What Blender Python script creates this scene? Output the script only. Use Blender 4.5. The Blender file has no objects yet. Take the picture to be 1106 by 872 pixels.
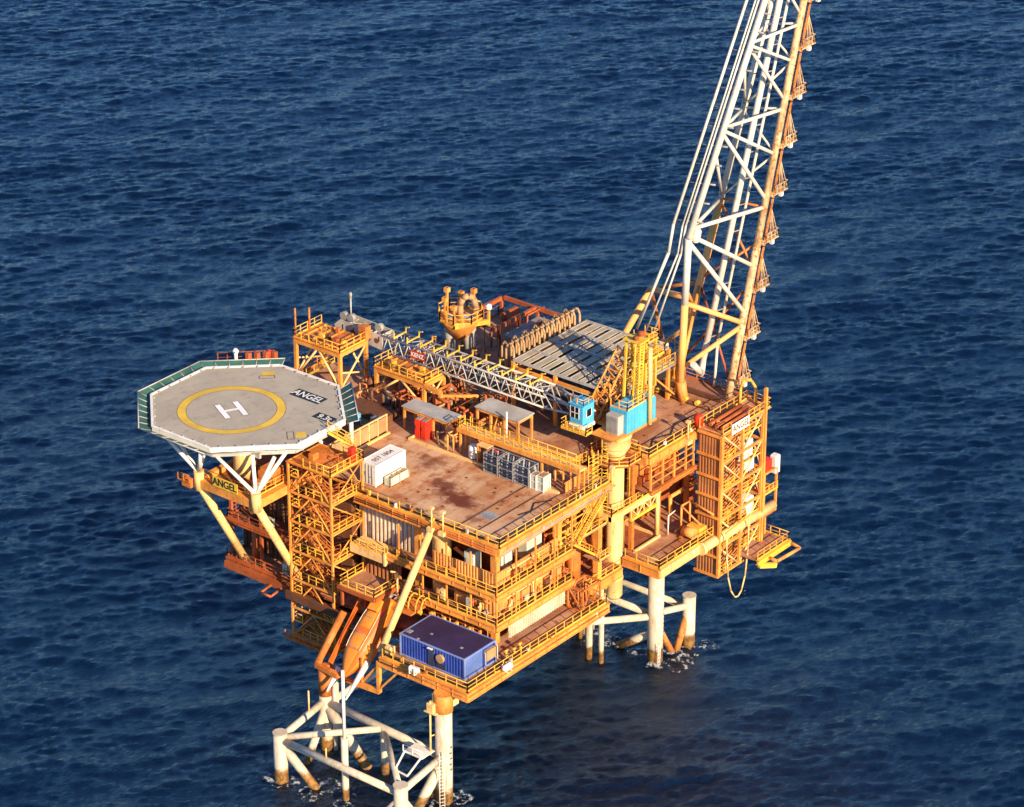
import bpy, math, random
import numpy as np
from mathutils import Vector, Matrix
random.seed(11)
R = math.radians
scene = bpy.context.scene
COL = scene.collection

# ------------------------------------------------------------------ mesh builder
class MB:
    def __init__(self):
        self.v = []; self.f = []; self.sm = []
    def add(self, vs, fs, smooth=False):
        b = len(self.v)
        self.v += [tuple(p) for p in vs]
        self.f += [tuple(i + b for i in f) for f in fs]
        self.sm += [smooth] * len(fs)
    def box(self, x0, x1, y0, y1, z0, z1):
        if x0 > x1: x0, x1 = x1, x0
        if y0 > y1: y0, y1 = y1, y0
        if z0 > z1: z0, z1 = z1, z0
        vs = [(x0,y0,z0),(x1,y0,z0),(x1,y1,z0),(x0,y1,z0),(x0,y0,z1),(x1,y0,z1),(x1,y1,z1),(x0,y1,z1)]
        self.add(vs, [(0,3,2,1),(4,5,6,7),(0,1,5,4),(1,2,6,5),(2,3,7,6),(3,0,4,7)])
        return self
    def bbox(self, x0, x1, y0, y1, z0, z1, b=.05):
        # box with chamfered vertical and top edges
        pts = [(x0+b,y0),(x1-b,y0),(x1,y0+b),(x1,y1-b),(x1-b,y1),(x0+b,y1),(x0,y1-b),(x0,y0+b)]
        cx, cy = (x0+x1)/2, (y0+y1)/2
        top = [(x + (b if x < cx else -b), y + (b if y < cy else -b)) for x, y in pts]
        n = 8
        vs = [(x,y,z0) for x,y in pts] + [(x,y,z1-b) for x,y in pts] + [(x,y,z1) for x,y in top]
        fs = [tuple(reversed(range(n)))]
        for k in (0, n):
            for i in range(n):
                j = (i+1) % n
                fs.append((k+i, k+j, k+n+j, k+n+i))
        fs.append(tuple(range(2*n, 3*n)))
        self.add(vs, fs); return self
    def beam(self, p, q, w, h=None, up=(0,0,1)):
        h = h or w
        p, q = Vector(p), Vector(q); d = (q-p).normalized(); up = Vector(up)
        s = d.cross(up)
        if s.length < 1e-4: s = d.cross(Vector((1,0,0)))
        s.normalize(); u = s.cross(d).normalized()
        s *= w/2; u *= h/2
        vs = [p-s-u, p+s-u, p+s+u, p-s+u, q-s-u, q+s-u, q+s+u, q-s+u]
        self.add(vs, [(0,1,2,3),(7,6,5,4),(0,4,5,1),(1,5,6,2),(2,6,7,3),(3,7,4,0)]); return self
    def tube(self, p, q, r, n=8, r2=None, cap=True):
        r2 = r if r2 is None else r2
        p, q = Vector(p), Vector(q); d = (q-p)
        if d.length < 1e-5: return self
        d.normalize()
        a = d.cross(Vector((0,0,1)))
        if a.length < 1e-3: a = Vector((1,0,0))
        a.normalize(); b = d.cross(a)
        vs = []
        for c, rr in ((p, r), (q, r2)):
            for i in range(n):
                t = 2*math.pi*i/n
                vs.append(c + (a*math.cos(t) + b*math.sin(t))*rr)
        base = len(self.v)
        self.add(vs, [(i, (i+1) % n, n+(i+1) % n, n+i) for i in range(n)], True)
        if cap:
            self.f.append(tuple(base+i for i in reversed(range(n)))); self.sm.append(False)
            self.f.append(tuple(base+n+i for i in range(n))); self.sm.append(False)
        return self
    def path(self, pts, r, n=8):
        for a, b in zip(pts, pts[1:]): self.tube(a, b, r, n)
        return self
    def lathe(self, cx, cy, prof, n=24):
        vs = []
        for r, z in prof:
            for i in range(n):
                t = 2*math.pi*i/n
                vs.append((cx + r*math.cos(t), cy + r*math.sin(t), z))
        fs = []
        for k in range(len(prof)-1):
            for i in range(n):
                j = (i+1) % n
                fs.append((k*n+i, k*n+j, (k+1)*n+j, (k+1)*n+i))
        base = len(self.v)
        self.add(vs, fs, True)
        m = len(prof)-1
        self.f.append(tuple(base+i for i in reversed(range(n)))); self.sm.append(False)
        self.f.append(tuple(base+m*n+i for i in range(n))); self.sm.append(False)
        return self
    def prism(self, poly, z0, z1):
        n = len(poly)
        vs = [(x,y,z0) for x,y in poly] + [(x,y,z1) for x,y in poly]
        fs = [tuple(reversed(range(n))), tuple(range(n, 2*n))]
        for i in range(n):
            j = (i+1) % n
            fs.append((i, j, n+j, n+i))
        self.add(vs, fs); return self
    def quad(self, a, b, c, d):
        self.add([a,b,c,d], [(0,1,2,3)]); return self
    def vessel(self, p, q, r, n=14):
        p, q = Vector(p), Vector(q); d = (q-p).normalized()
        self.tube(p, q, r, n, cap=False)
        for c, s in ((p, -1), (q, 1)):
            self.tube(c, c + d*s*r*.35, r, n, r*.75, cap=False)
            self.tube(c + d*s*r*.35, c + d*s*r*.55, r*.75, n, r*.25)
        return self
    def corrug(self, p, d, length, z0, z1, pitch=.6, depth=.18, thick=.12):
        # ribbed sheet running from p along d (horizontal unit); ribs stand out to the right of d
        dx, dy = d; nx, ny = dy, -dx
        prof = []; t = 0.0
        while t < length - 1e-6:
            for a, o in ((0,0),(.38,0),(.5,depth),(.88,depth)):
                if t + a*pitch < length: prof.append((t + a*pitch, o))
            t += pitch
        prof.append((length, 0))
        n = len(prof); vs = []
        for z in (z0, z1):
            for a, o in prof: vs.append((p[0]+dx*a+nx*o, p[1]+dy*a+ny*o, z))
            for a, o in prof: vs.append((p[0]+dx*a-nx*thick, p[1]+dy*a-ny*thick, z))
        fs = []
        for i in range(n-1):
            fs.append((i, i+1, 2*n+i+1, 2*n+i))
            fs.append((n+i+1, n+i, 3*n+i, 3*n+i+1))
            fs.append((2*n+i, 2*n+i+1, 3*n+i+1, 3*n+i))
            fs.append((i+1, i, n+i, n+i+1))
        fs.append((0, 2*n, 3*n, n)); fs.append((n-1, 2*n-1, 4*n-1, 3*n-1))
        self.add(vs, fs); return self
    def rail(self, pts, h=1.1, step=1.7, r=.05, toe=True, mid=True):
        for a, b in zip(pts, pts[1:]):
            a, b = Vector(a), Vector(b); L = (b-a).length
            n = max(1, round(L/step)); up = Vector((0,0,h))
            self.tube(a+up, b+up, r, 6)
            if mid: self.tube(a+up*.52, b+up*.52, r*.85, 5)
            for i in range(n+1):
                c = a.lerp(b, i/n); self.beam(c, c+up*.99, r*1.9, r*1.9, (1,0,0))
            if toe: self.beam(a+Vector((0,0,.1)), b+Vector((0,0,.1)), .03, .2)
        return self
    def ladder(self, a, b, side=(1,0,0), w=.5, r=.05, step=.45):
        a, b = Vector(a), Vector(b); s = Vector(side).normalized()*w/2
        self.tube(a-s, b-s, r, 5); self.tube(a+s, b+s, r, 5)
        n = int((b-a).length/step)
        for i in range(1, n):
            c = a.lerp(b, i/n); self.tube(c-s, c+s, r*.7, 4)
        return self
    def stair(self, a, b, side, w=.9, rail=True):
        # flight from a (bottom) to b (top)
        a, b = Vector(a), Vector(b); s = Vector(side).normalized()*w/2
        for k in (-1, 1): self.beam(a+s*k, b+s*k, .07, .28)
        n = max(4, int(abs(b.z-a.z)/.24))
        for i in range(n):
            c = a.lerp(b, (i+.5)/n); self.beam(c-s*.95, c+s*.95, .26, .05)
        if rail:
            up = Vector((0,0,1.0))
            for k in (-1, 1):
                self.tube(a+s*k+up, b+s*k+up, .05, 5); self.tube(a+s*k+up*.5, b+s*k+up*.5, .04, 5)
                for i in range(4):
                    c = a.lerp(b, i/3)+s*k; self.beam(c, c+up, .08, .08, (1,0,0))
        return self

# ------------------------------------------------------------------ object makers
FR = {}       # object -> (world location, rotz) of its frame
def thing(name, label, cat, loc=(0,0,0), rotz=0, group=None):
    o = bpy.data.objects.new(name, None); COL.objects.link(o)
    o.empty_display_size = .5
    o.location = loc; o.rotation_euler = (0,0,rotz)
    o['label'] = label; o['category'] = cat
    if group: o['group'] = group
    FR[o.name] = (Vector(loc), rotz)
    return o
ALONE = {'column','hanger','cabinet','hose_cabinet','porthole','head_sheave','perimeter_light','lightening_hole','white_cabinet'}
def pieces(mb, alone):
    """split a builder into its far-apart pieces, so that every post, run of rail or cabinet becomes a part of its own"""
    n = len(mb.v)
    if n == 0 or n > 60000: return [mb]
    par = list(range(n))
    def find(a):
        while par[a] != a: par[a] = par[par[a]]; a = par[a]
        return a
    for f in mb.f:
        r0 = find(f[0])
        for k in f[1:]:
            r1 = find(k)
            if r1 != r0: par[r1] = r0
    roots = np.array([find(i) for i in range(n)])
    ids, isl = np.unique(roots, return_inverse=True); k = len(ids)
    if k == 1 or k > 800: return [mb]
    P_ = np.array([tuple(p) for p in mb.v]); lo = np.full((k,3), np.inf); hi = np.full((k,3), -np.inf)
    np.minimum.at(lo, isl, P_); np.maximum.at(hi, isl, P_)
    if alone: lab = np.arange(k)
    else:
        size = (hi-lo).max(1); gap = np.maximum(0, np.maximum(lo[:,None]-hi[None], lo[None]-hi[:,None]))
        near = np.sqrt((gap**2).sum(2)) <= np.maximum(.02, .49*np.maximum(size[:,None], size[None]))
        lab = np.arange(k)
        for _ in range(k):
            new = np.array([lab[near[i]].min() for i in range(k)])
            if (new == lab).all(): break
            lab = new
    groups = np.unique(lab)
    if len(groups) == 1 or len(groups) > 100: return [mb]
    out = []
    for g in groups:
        m = MB(); sel = np.isin(isl, np.nonzero(lab == g)[0]); mp = -np.ones(n, int); mp[sel] = np.arange(sel.sum())
        m.v = [mb.v[i] for i in np.nonzero(sel)[0]]
        for f, s_ in zip(mb.f, mb.sm):
            if sel[f[0]]: m.f.append(tuple(int(mp[i]) for i in f)); m.sm.append(s_)
        out.append(m)
    return out
def part(name, mb, mat, parent, label=None, local=False):
    """mesh parts under parent; the builder holds world coordinates unless local"""
    out = [part1(name, q, mat, parent, label, local) for q in pieces(mb, name in ALONE)]
    return out[0]
def part1(name, mb, mat, parent, label=None, local=False):
    loc, rz = FR[parent.name]
    me = bpy.data.meshes.new(name)
    if local: vs = mb.v
    else:
        c, s = math.cos(-rz), math.sin(-rz)
        vs = []
        for x, y, z in mb.v:
            x -= loc.x; y -= loc.y; z -= loc.z
            vs.append((c*x - s*y, s*x + c*y, z))
    me.from_pydata(vs, [], mb.f)
    me.polygons.foreach_set('use_smooth', mb.sm)
    me.materials.append(mat); me.update()
    o = bpy.data.objects.new(name, me); COL.objects.link(o)
    o.parent = parent
    FR[o.name] = (loc, rz)
    if label: o['label'] = label
    return o
def solo(name, mb, mat, label, cat, group=None, kind=None):
    """a top-level thing that is one mesh, origin at the middle of its foot"""
    a = np.array(mb.v); lo, hi = a.min(0), a.max(0)
    loc = Vector(((lo[0]+hi[0])/2, (lo[1]+hi[1])/2, lo[2]))
    me = bpy.data.meshes.new(name)
    me.from_pydata([tuple(Vector(p)-loc) for p in mb.v], [], mb.f)
    me.polygons.foreach_set('use_smooth', mb.sm)
    me.materials.append(mat); me.update()
    o = bpy.data.objects.new(name, me); COL.objects.link(o); o.location = loc
    FR[o.name] = (loc, 0)
    if kind: o['kind'] = kind
    if label: o['label'] = label
    if cat: o['category'] = cat
    if group: o['group'] = group
    return o
def dup(root, loc, rotz=None, label=None):
    r = root.copy(); COL.objects.link(r); r.location = loc
    if rotz is not None: r.rotation_euler = (0,0,rotz)
    if label: r['label'] = label
    for ch in list(root.children):
        c = ch.copy(); COL.objects.link(c); c.parent = r
        for g in ch.children:
            d = g.copy(); COL.objects.link(d); d.parent = c
    return r
def lettering(name, text, size, mat, parent, pos, xdir, ydir, depth=.03, squeeze=1.0):
    """text set as real raised letters: xdir is the reading direction, ydir the letters' up"""
    cu = bpy.data.curves.new(name, 'FONT'); cu.body = text; cu.size = size
    cu.align_x = 'CENTER'; cu.align_y = 'CENTER'; cu.extrude = depth; cu.offset = size*.012
    to = bpy.data.objects.new(name, cu); COL.objects.link(to)
    bpy.context.view_layer.update()
    dg = bpy.context.evaluated_depsgraph_get()
    me = bpy.data.meshes.new_from_object(to.evaluated_get(dg)); me.name = name
    bpy.data.objects.remove(to)
    X = Vector(xdir).normalized(); Y = Vector(ydir).normalized(); Z = X.cross(Y)
    loc, rz = FR[parent.name]; p = Vector(pos) - loc
    M = Matrix(((X.x*squeeze, Y.x, Z.x, p.x), (X.y*squeeze, Y.y, Z.y, p.y), (X.z*squeeze, Y.z, Z.z, p.z), (0,0,0,1)))
    me.transform(Matrix.Rotation(-rz, 4, 'Z') @ M)
    me.materials.clear(); me.materials.append(mat)
    o = bpy.data.objects.new(name, me); COL.objects.link(o); o.parent = parent
    FR[o.name] = (loc, rz)
    return o

# ------------------------------------------------------------------ materials
def nodes(name):
    m = bpy.data.materials.new(name); m.use_nodes = True
    nt = m.node_tree; b = nt.nodes['Principled BSDF']
    return m, nt, b
def N(nt, t, **kw):
    n = nt.nodes.new(t)
    for k, v in kw.items(): setattr(n, k, v)
    return n
def noise(nt, vec, scale, detail=5, rough=.6):
    n = N(nt, 'ShaderNodeTexNoise'); n.inputs['Scale'].default_value = scale
    n.inputs['Detail'].default_value = detail; n.inputs['Roughness'].default_value = rough
    nt.links.new(vec, n.inputs['Vector']); return n.outputs['Fac']
def ramp(nt, fac, a, b):
    r = N(nt, 'ShaderNodeMapRange'); r.interpolation_type = 'SMOOTHSTEP'
    r.inputs['From Min'].default_value = a; r.inputs['From Max'].default_value = b
    nt.links.new(fac, r.inputs['Value']); return r.outputs['Result']
def mix(nt, fac, c1, c2, mode='MIX'):
    m = N(nt, 'ShaderNodeMix'); m.data_type = 'RGBA'; m.blend_type = mode
    if isinstance(fac, float): m.inputs[0].default_value = fac
    else: nt.links.new(fac, m.inputs[0])
    for s, c in ((6, c1), (7, c2)):
        if isinstance(c, tuple): m.inputs[s].default_value = (*c, 1)
        else: nt.links.new(c, m.inputs[s])
    return m.outputs[2]
def mul(nt, a, b):
    m = N(nt, 'ShaderNodeMath', operation='MULTIPLY')
    for i, x in enumerate((a, b)):
        if isinstance(x, (float, int)): m.inputs[i].default_value = x
        else: nt.links.new(x, m.inputs[i])
    return m.outputs[0]
def place(nt, sx=1, sy=1, sz=1):
    g = N(nt, 'ShaderNodeNewGeometry'); mp = N(nt, 'ShaderNodeMapping')
    mp.inputs['Scale'].default_value = (sx, sy, sz)
    nt.links.new(g.outputs['Position'], mp.inputs['Vector']); return mp.outputs['Vector'], g
def paint(name, col, rust=.35, rustcol=(.20,.065,.022), var=.25, rough=.55, streak=.5, scale=1.0):
    """weathered paint: patchy tint, vertical rust runs, rust freckles"""
    m, nt, b = nodes(name)
    v, g = place(nt)
    vs, _ = place(nt, 1.7, 1.7, .22)
    c = mix(nt, ramp(nt, noise(nt, v, .35*scale, 5), .34, .66), tuple(min(.9,x*1.06) for x in col), tuple(x*(1-var*1.25) for x in col))
    c = mix(nt, mul(nt, ramp(nt, noise(nt, v, 4.5*scale, 4), .44, .70), var*1.1), c, tuple(x*.55 for x in col))
    run = ramp(nt, noise(nt, vs, 1.5*scale, 5, .65), .60 - .17*rust, .76 - .13*rust)
    c = mix(nt, mul(nt, run, streak), c, rustcol)
    fr = ramp(nt, noise(nt, v, 1.9*scale, 8, .7), .645 - .17*rust, .69 - .15*rust)
    c = mix(nt, mul(nt, fr, min(1., .25+rust)), c, rustcol)
    nt.links.new(c, b.inputs['Base Color'])
    b.inputs['Roughness'].default_value = rough
    b.inputs['Specular IOR Level'].default_value = .3
    bp = N(nt, 'ShaderNodeBump'); bp.inputs['Strength'].default_value = .25; bp.inputs['Distance'].default_value = .03
    nt.links.new(noise(nt, v, 6, 4), bp.inputs['Height']); nt.links.new(bp.outputs[0], b.inputs['Normal'])
    return m
M = {}
M['struct'] = paint('structural_yellow_paint', (.84,.335,.068), .42, (.34,.11,.032))
M['cream']  = paint('cream_yellow_paint', (.86,.55,.215), .3, var=.14)
M['rail']   = paint('handrail_yellow_paint', (.87,.455,.06), .3, var=.2, streak=.3)
M['yellow'] = paint('bright_yellow_paint', (.88,.53,.06), .28, var=.18, streak=.3)
M['orange'] = paint('orange_primer', (.66,.21,.045), .5)
M['rust']   = paint('rusty_red_steel', (.42,.105,.032), .45, (.21,.055,.018))
M['dark']   = paint('dark_brown_steel', (.15,.062,.032), .4, (.18,.055,.02))
M['white']  = paint('white_paint', (.80,.77,.70), .16, var=.1, streak=.4)
M['boomwhite'] = paint('flare_white_paint', (.62,.585,.50), .25, var=.1, streak=.5)
M['boomrust'] = paint('rusted_white_paint', (.72,.50,.27), .62, (.34,.13,.04), streak=.8)
M['grey']   = paint('light_grey_paint', (.46,.43,.385), .22, var=.2)
M['boomgrey'] = paint('crane_grey_paint', (.47,.46,.43), .18, var=.15)
M['steel']  = paint('galvanised_grey_steel', (.30,.29,.27), .2)
M['black']  = paint('black_paint', (.02,.02,.022), .05, var=.1, streak=.1)
M['deckplate'] = None
M['red']    = paint('red_locker_paint', (.70,.035,.015), .1, var=.15, streak=.2)
M['blue']   = paint('blue_container_paint', (.028,.07,.36), .06, var=.2, streak=.15)
M['blueroof'] = paint('navy_roof_paint', (.035,.026,.09), .25, (.10,.035,.04), var=.25, streak=.1)
M['cyan']   = paint('sky_blue_paint', (.075,.41,.66), .14, var=.15, streak=.25)
M['sea_green'] = paint('green_net', (.04,.135,.11), .2, var=.3)
M['boat']   = paint('lifeboat_orange', (.86,.28,.035), .12, var=.15, rough=.35, streak=.2)
M['boatred'] = paint('lifeboat_red_orange', (.80,.155,.02), .15, var=.15, rough=.4, streak=.2)
M['clad']   = paint('pale_ribbed_cladding', (.70,.54,.39), .35, (.30,.12,.05), var=.2)
M['cladbrown'] = paint('brown_ribbed_cladding', (.42,.17,.065), .35, (.2,.06,.02), var=.2)
M['cladorange'] = paint('orange_panel_paint', (.80,.34,.09), .42)
M['copper'] = paint('pale_brown_pipe_paint', (.46,.28,.13), .3)
M['drumblue'] = paint('dark_blue_bottle_paint', (.04,.06,.12), .2, var=.4)
M['drumgrey'] = paint('grey_bottle_paint', (.34,.35,.36), .15, var=.3)
M['pale']   = paint('pale_green_box_paint', (.60,.64,.52), .3)
M['glass']  = None
m, nt, b = nodes('dark_window_glass'); b.inputs['Base Color'].default_value = (.01,.014,.018,1); b.inputs['Roughness'].default_value = .08
M['glass'] = m
m, nt, b = nodes('white_lettering_paint'); b.inputs['Base Color'].default_value = (.82,.80,.74,1); b.inputs['Roughness'].default_value = .6
M['letterwhite'] = m
m, nt, b = nodes('black_lettering_paint'); b.inputs['Base Color'].default_value = (.018,.02,.016,1); b.inputs['Roughness'].default_value = .6
M['letterblack'] = m

def deckmat(name, light, mid, rustc, stain=None, bias=0.):
    m, nt, b = nodes(name)
    v, g = place(nt)
    vd, _ = place(nt, .35, 1.0, 1.0)
    c = mix(nt, ramp(nt, noise(nt, vd, .32, 6, .62), .36, .62), light, mid)
    c = mix(nt, mul(nt, ramp(nt, noise(nt, v, .5, 8, .7), .50-bias, .66-bias), .8), c, rustc)
    c = mix(nt, mul(nt, ramp(nt, noise(nt, v, 3.2, 6, .7), .5, .75), .35), c, tuple(x*.55 for x in mid))
    # plate seams
    br = N(nt, 'ShaderNodeTexBrick'); br.inputs['Scale'].default_value = 1.0
    br.inputs['Mortar Size'].default_value = .035; br.inputs['Brick Width'].default_value = 6.0; br.inputs['Row Height'].default_value = 2.4
    br.inputs['Color1'].default_value = (0,0,0,1); br.inputs['Color2'].default_value = (.12,.12,.12,1); br.inputs['Mortar'].default_value = (1,1,1,1)
    nt.links.new(v, br.inputs['Vector'])
    c = mix(nt, mul(nt, br.outputs['Color'], .45), c, tuple(x*.45 for x in rustc))
    if stain:
        for (cx, cy, rx, ry, k) in stain:
            sub = N(nt, 'ShaderNodeVectorMath', operation='SUBTRACT'); sub.inputs[1].default_value = (cx, cy, 0)
            nt.links.new(g.outputs['Position'], sub.inputs[0])
            ml = N(nt, 'ShaderNodeVectorMath', operation='MULTIPLY'); ml.inputs[1].default_value = (1/rx, 1/ry, 0)
            nt.links.new(sub.outputs[0], ml.inputs[0])
            le = N(nt, 'ShaderNodeVectorMath', operation='LENGTH'); nt.links.new(ml.outputs[0], le.inputs[0])
            ad = N(nt, 'ShaderNodeMath', operation='ADD')
            nt.links.new(le.outputs['Value'], ad.inputs[0]); nt.links.new(mul(nt, noise(nt, v, .55, 7, .7), 1.9), ad.inputs[1])
            c = mix(nt, mul(nt, ramp(nt, ad.outputs[0], 1.75, 1.2), k), c, (.13,.025,.01))
    nt.links.new(c, b.inputs['Base Color']); b.inputs['Roughness'].default_value = .75
    b.inputs['Specular IOR Level'].default_value = .25
    bp = N(nt, 'ShaderNodeBump'); bp.inputs['Strength'].default_value = .4; bp.inputs['Distance'].default_value = .05
    nt.links.new(noise(nt, v, 5, 5), bp.inputs['Height']); nt.links.new(bp.outputs[0], b.inputs['Normal'])
    return m
M['laydown'] = deckmat('rust_stained_deck_plate', (.62,.395,.235), (.47,.225,.105), (.33,.085,.024),
                       stain=[(16.2,11.2,2.6,5.6,.95), (18.2,15.0,1.8,3.2,.85), (21.5,19.5,2.8,3.0,.6), (13.6,6.6,1.2,2.2,.6)], bias=.02)
M['deckplate'] = deckmat('worn_red_brown_deck_plate', (.50,.285,.17), (.36,.15,.075), (.27,.075,.026))
M['reddeck'] = deckmat('red_oxide_deck_plate', (.42,.17,.085), (.31,.095,.045), (.2,.055,.025), bias=.05)

def helimat():
    m, nt, b = nodes('helideck_surface')
    v, g = place(nt)
    c = mix(nt, ramp(nt, noise(nt, v, .22, 6, .62), .35, .68), (.44,.385,.295), (.37,.325,.25))
    c = mix(nt, mul(nt, ramp(nt, noise(nt, v, 2.2, 7, .7), .52, .78), .35), c, (.22,.185,.14))
    vd, _ = place(nt, .4, 2.2, 1)
    c = mix(nt, mul(nt, ramp(nt, noise(nt, vd, .6, 6, .65), .56, .74), .3), c, (.27,.22,.17))
    br = N(nt, 'ShaderNodeTexBrick'); br.inputs['Scale'].default_value = 1.0
    br.inputs['Mortar Size'].default_value = .03; br.inputs['Brick Width'].default_value = 9.0; br.inputs['Row Height'].default_value = 1.5
    br.inputs['Color1'].default_value = (0,0,0,1); br.inputs['Color2'].default_value = (.2,.2,.2,1); br.inputs['Mortar'].default_value = (1,1,1,1)
    rt_ = N(nt, 'ShaderNodeMapping'); rt_.inputs['Rotation'].default_value = (0,0,R(28)); nt.links.new(v, rt_.inputs['Vector']); nt.links.new(rt_.outputs[0], br.inputs['Vector'])
    c = mix(nt, mul(nt, br.outputs['Color'], .28), c, (.20,.165,.12))
    c = mix(nt, mul(nt, ramp(nt, noise(nt, v, .5, 9, .75), .53, .62), .45), c, (.25,.205,.155))
    nt.links.new(c, b.inputs['Base Color']); b.inputs['Roughness'].default_value = .85
    return m
M['heli'] = helimat()
M['heliyellow'] = paint('yellow_deck_marking', (.74,.48,.05), .12, var=.15, streak=.1)
M['heliwhite'] = paint('white_deck_marking', (.90,.88,.82), .05, var=.1, streak=.1)

def jacketmat():
    m, nt, b = nodes('jacket_white_paint_with_growth')
    v, g = place(nt)
    vs, _ = place(nt, 1.6, 1.6, .25)
    c = mix(nt, ramp(nt, noise(nt, v, .7, 5), .3, .7), (.63,.565,.44), (.50,.43,.32))
    c = mix(nt, mul(nt, ramp(nt, noise(nt, vs, 1.3, 6, .7), .50, .68), .6), c, (.36,.20,.09))
    sep = N(nt, 'ShaderNodeSeparateXYZ'); nt.links.new(g.outputs['Position'], sep.inputs[0])
    ad = N(nt, 'ShaderNodeMath', operation='ADD'); nt.links.new(sep.outputs['Z'], ad.inputs[0])
    nt.links.new(mul(nt, noise(nt, v, 1.3, 6, .7), 2.2), ad.inputs[1])
    gro = mix(nt, ramp(nt, noise(nt, v, 2.0, 4), .4, .6), (.30,.15,.035), (.13,.07,.028))
    c = mix(nt, ramp(nt, ad.outputs[0], 3.3, 2.7), c, gro)
    nt.links.new(c, b.inputs['Base Color']); b.inputs['Roughness'].default_value = .6
    return m
M['jacket'] = jacketmat()
M['jacketrust'] = paint('rusted_jacket_steel', (.62,.24,.06), .6, (.22,.06,.02))
SUN, SKY, SUNCOL, EXPOSURE, OZONE = 5.0, .10, (1.0, .77, .50), .95, 8.0
SEA_SSS = 70.0
SEA_RMS, SEA_SWELL, SEA_V, SEA1, SEA2 = .062, .10, 2.4, (.0006,.0055,.0215), (.0008,.0072,.026)
SEA_BS, SEA_BD, SEA_IOR, SEA_CHOP, SEA_EXP, SEA_SPREAD, SEA_TINT = 2.6, .28, 1.57, .3, 3.2, 7.0, (.42,.80,1.0)
M['flareorange'] = paint('flare_foot_orange', (.85,.42,.13), .12, (.5,.17,.05), var=.12, streak=.4)
M['railshade'] = paint('rail_gap_shade', (.05,.03,.018), .2)  # dark colour of the strips that imitate shade behind the railings
M['signred'] = paint('dull_red_sign', (.5,.05,.03), .1, var=.3)
M['blueend'] = paint('sunlit_blue_paint', (.13,.21,.52), .1, var=.25, streak=.2)  # paler than the sides: sunlight on the end wall put into its colour
M['blueframe'] = paint('pale_blue_frame_paint', (.22,.30,.62), .1, var=.2, streak=.2)
def gratemat():
    m, nt, b = nodes('beige_grating')
    v, g = place(nt)
    c = mix(nt, ramp(nt, noise(nt, v, .6, 6), .35, .68), (.52,.45,.32), (.41,.34,.23))
    wv = N(nt, 'ShaderNodeTexWave'); wv.inputs['Scale'].default_value = 2.2; wv.bands_direction = 'X'
    nt.links.new(v, wv.inputs['Vector'])
    c = mix(nt, mul(nt, wv.outputs['Fac'], .35), c, (.12,.10,.07))
    nt.links.new(c, b.inputs['Base Color']); b.inputs['Roughness'].default_value = .7
    return m
M['grate'] = gratemat()
# ------------------------------------------------------------------ camera, sky, sun
CAMX, CAMY, CAMZ = -249.87, -208.73, 210.54
cam = bpy.data.cameras.new('camera'); co = bpy.data.objects.new('camera', cam); COL.objects.link(co)
co.location = (CAMX, CAMY, CAMZ); co.rotation_euler = (R(90-26.1), 0, R(-51.5))
cam.sensor_width = 36; cam.lens = 36*3600/1106; cam.clip_start = 1; cam.clip_end = 40000
scene.camera = co
EL, AZ = 22.0, 250.5          # sun height and heading (from platform x axis, counter-clockwise)
w = bpy.data.worlds.new('World'); scene.world = w; w.use_nodes = True
nt = w.node_tree; sk = nt.nodes.new('ShaderNodeTexSky'); sk.sky_type = 'NISHITA'; sk.sun_disc = False
sk.sun_elevation = R(EL); sk.sun_rotation = R(90-AZ+360)
sk.air_density = 1.0; sk.dust_density = .15; sk.ozone_density = OZONE
bg = nt.nodes['Background']; bg.inputs['Strength'].default_value = SKY
nt.links.new(sk.outputs[0], bg.inputs['Color'])
sl = bpy.data.lights.new('sun', 'SUN'); so = bpy.data.objects.new('sun', sl); COL.objects.link(so)
sl.energy = SUN; sl.angle = R(.5); sl.color = SUNCOL
so.rotation_euler = (R(90-EL), 0, R(AZ+90)); so.location = (0, -60, 90)
scene.view_settings.view_transform = 'Standard'; scene.view_settings.look = 'None'
scene.view_settings.exposure = EXPOSURE; scene.view_settings.gamma = 1

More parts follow.
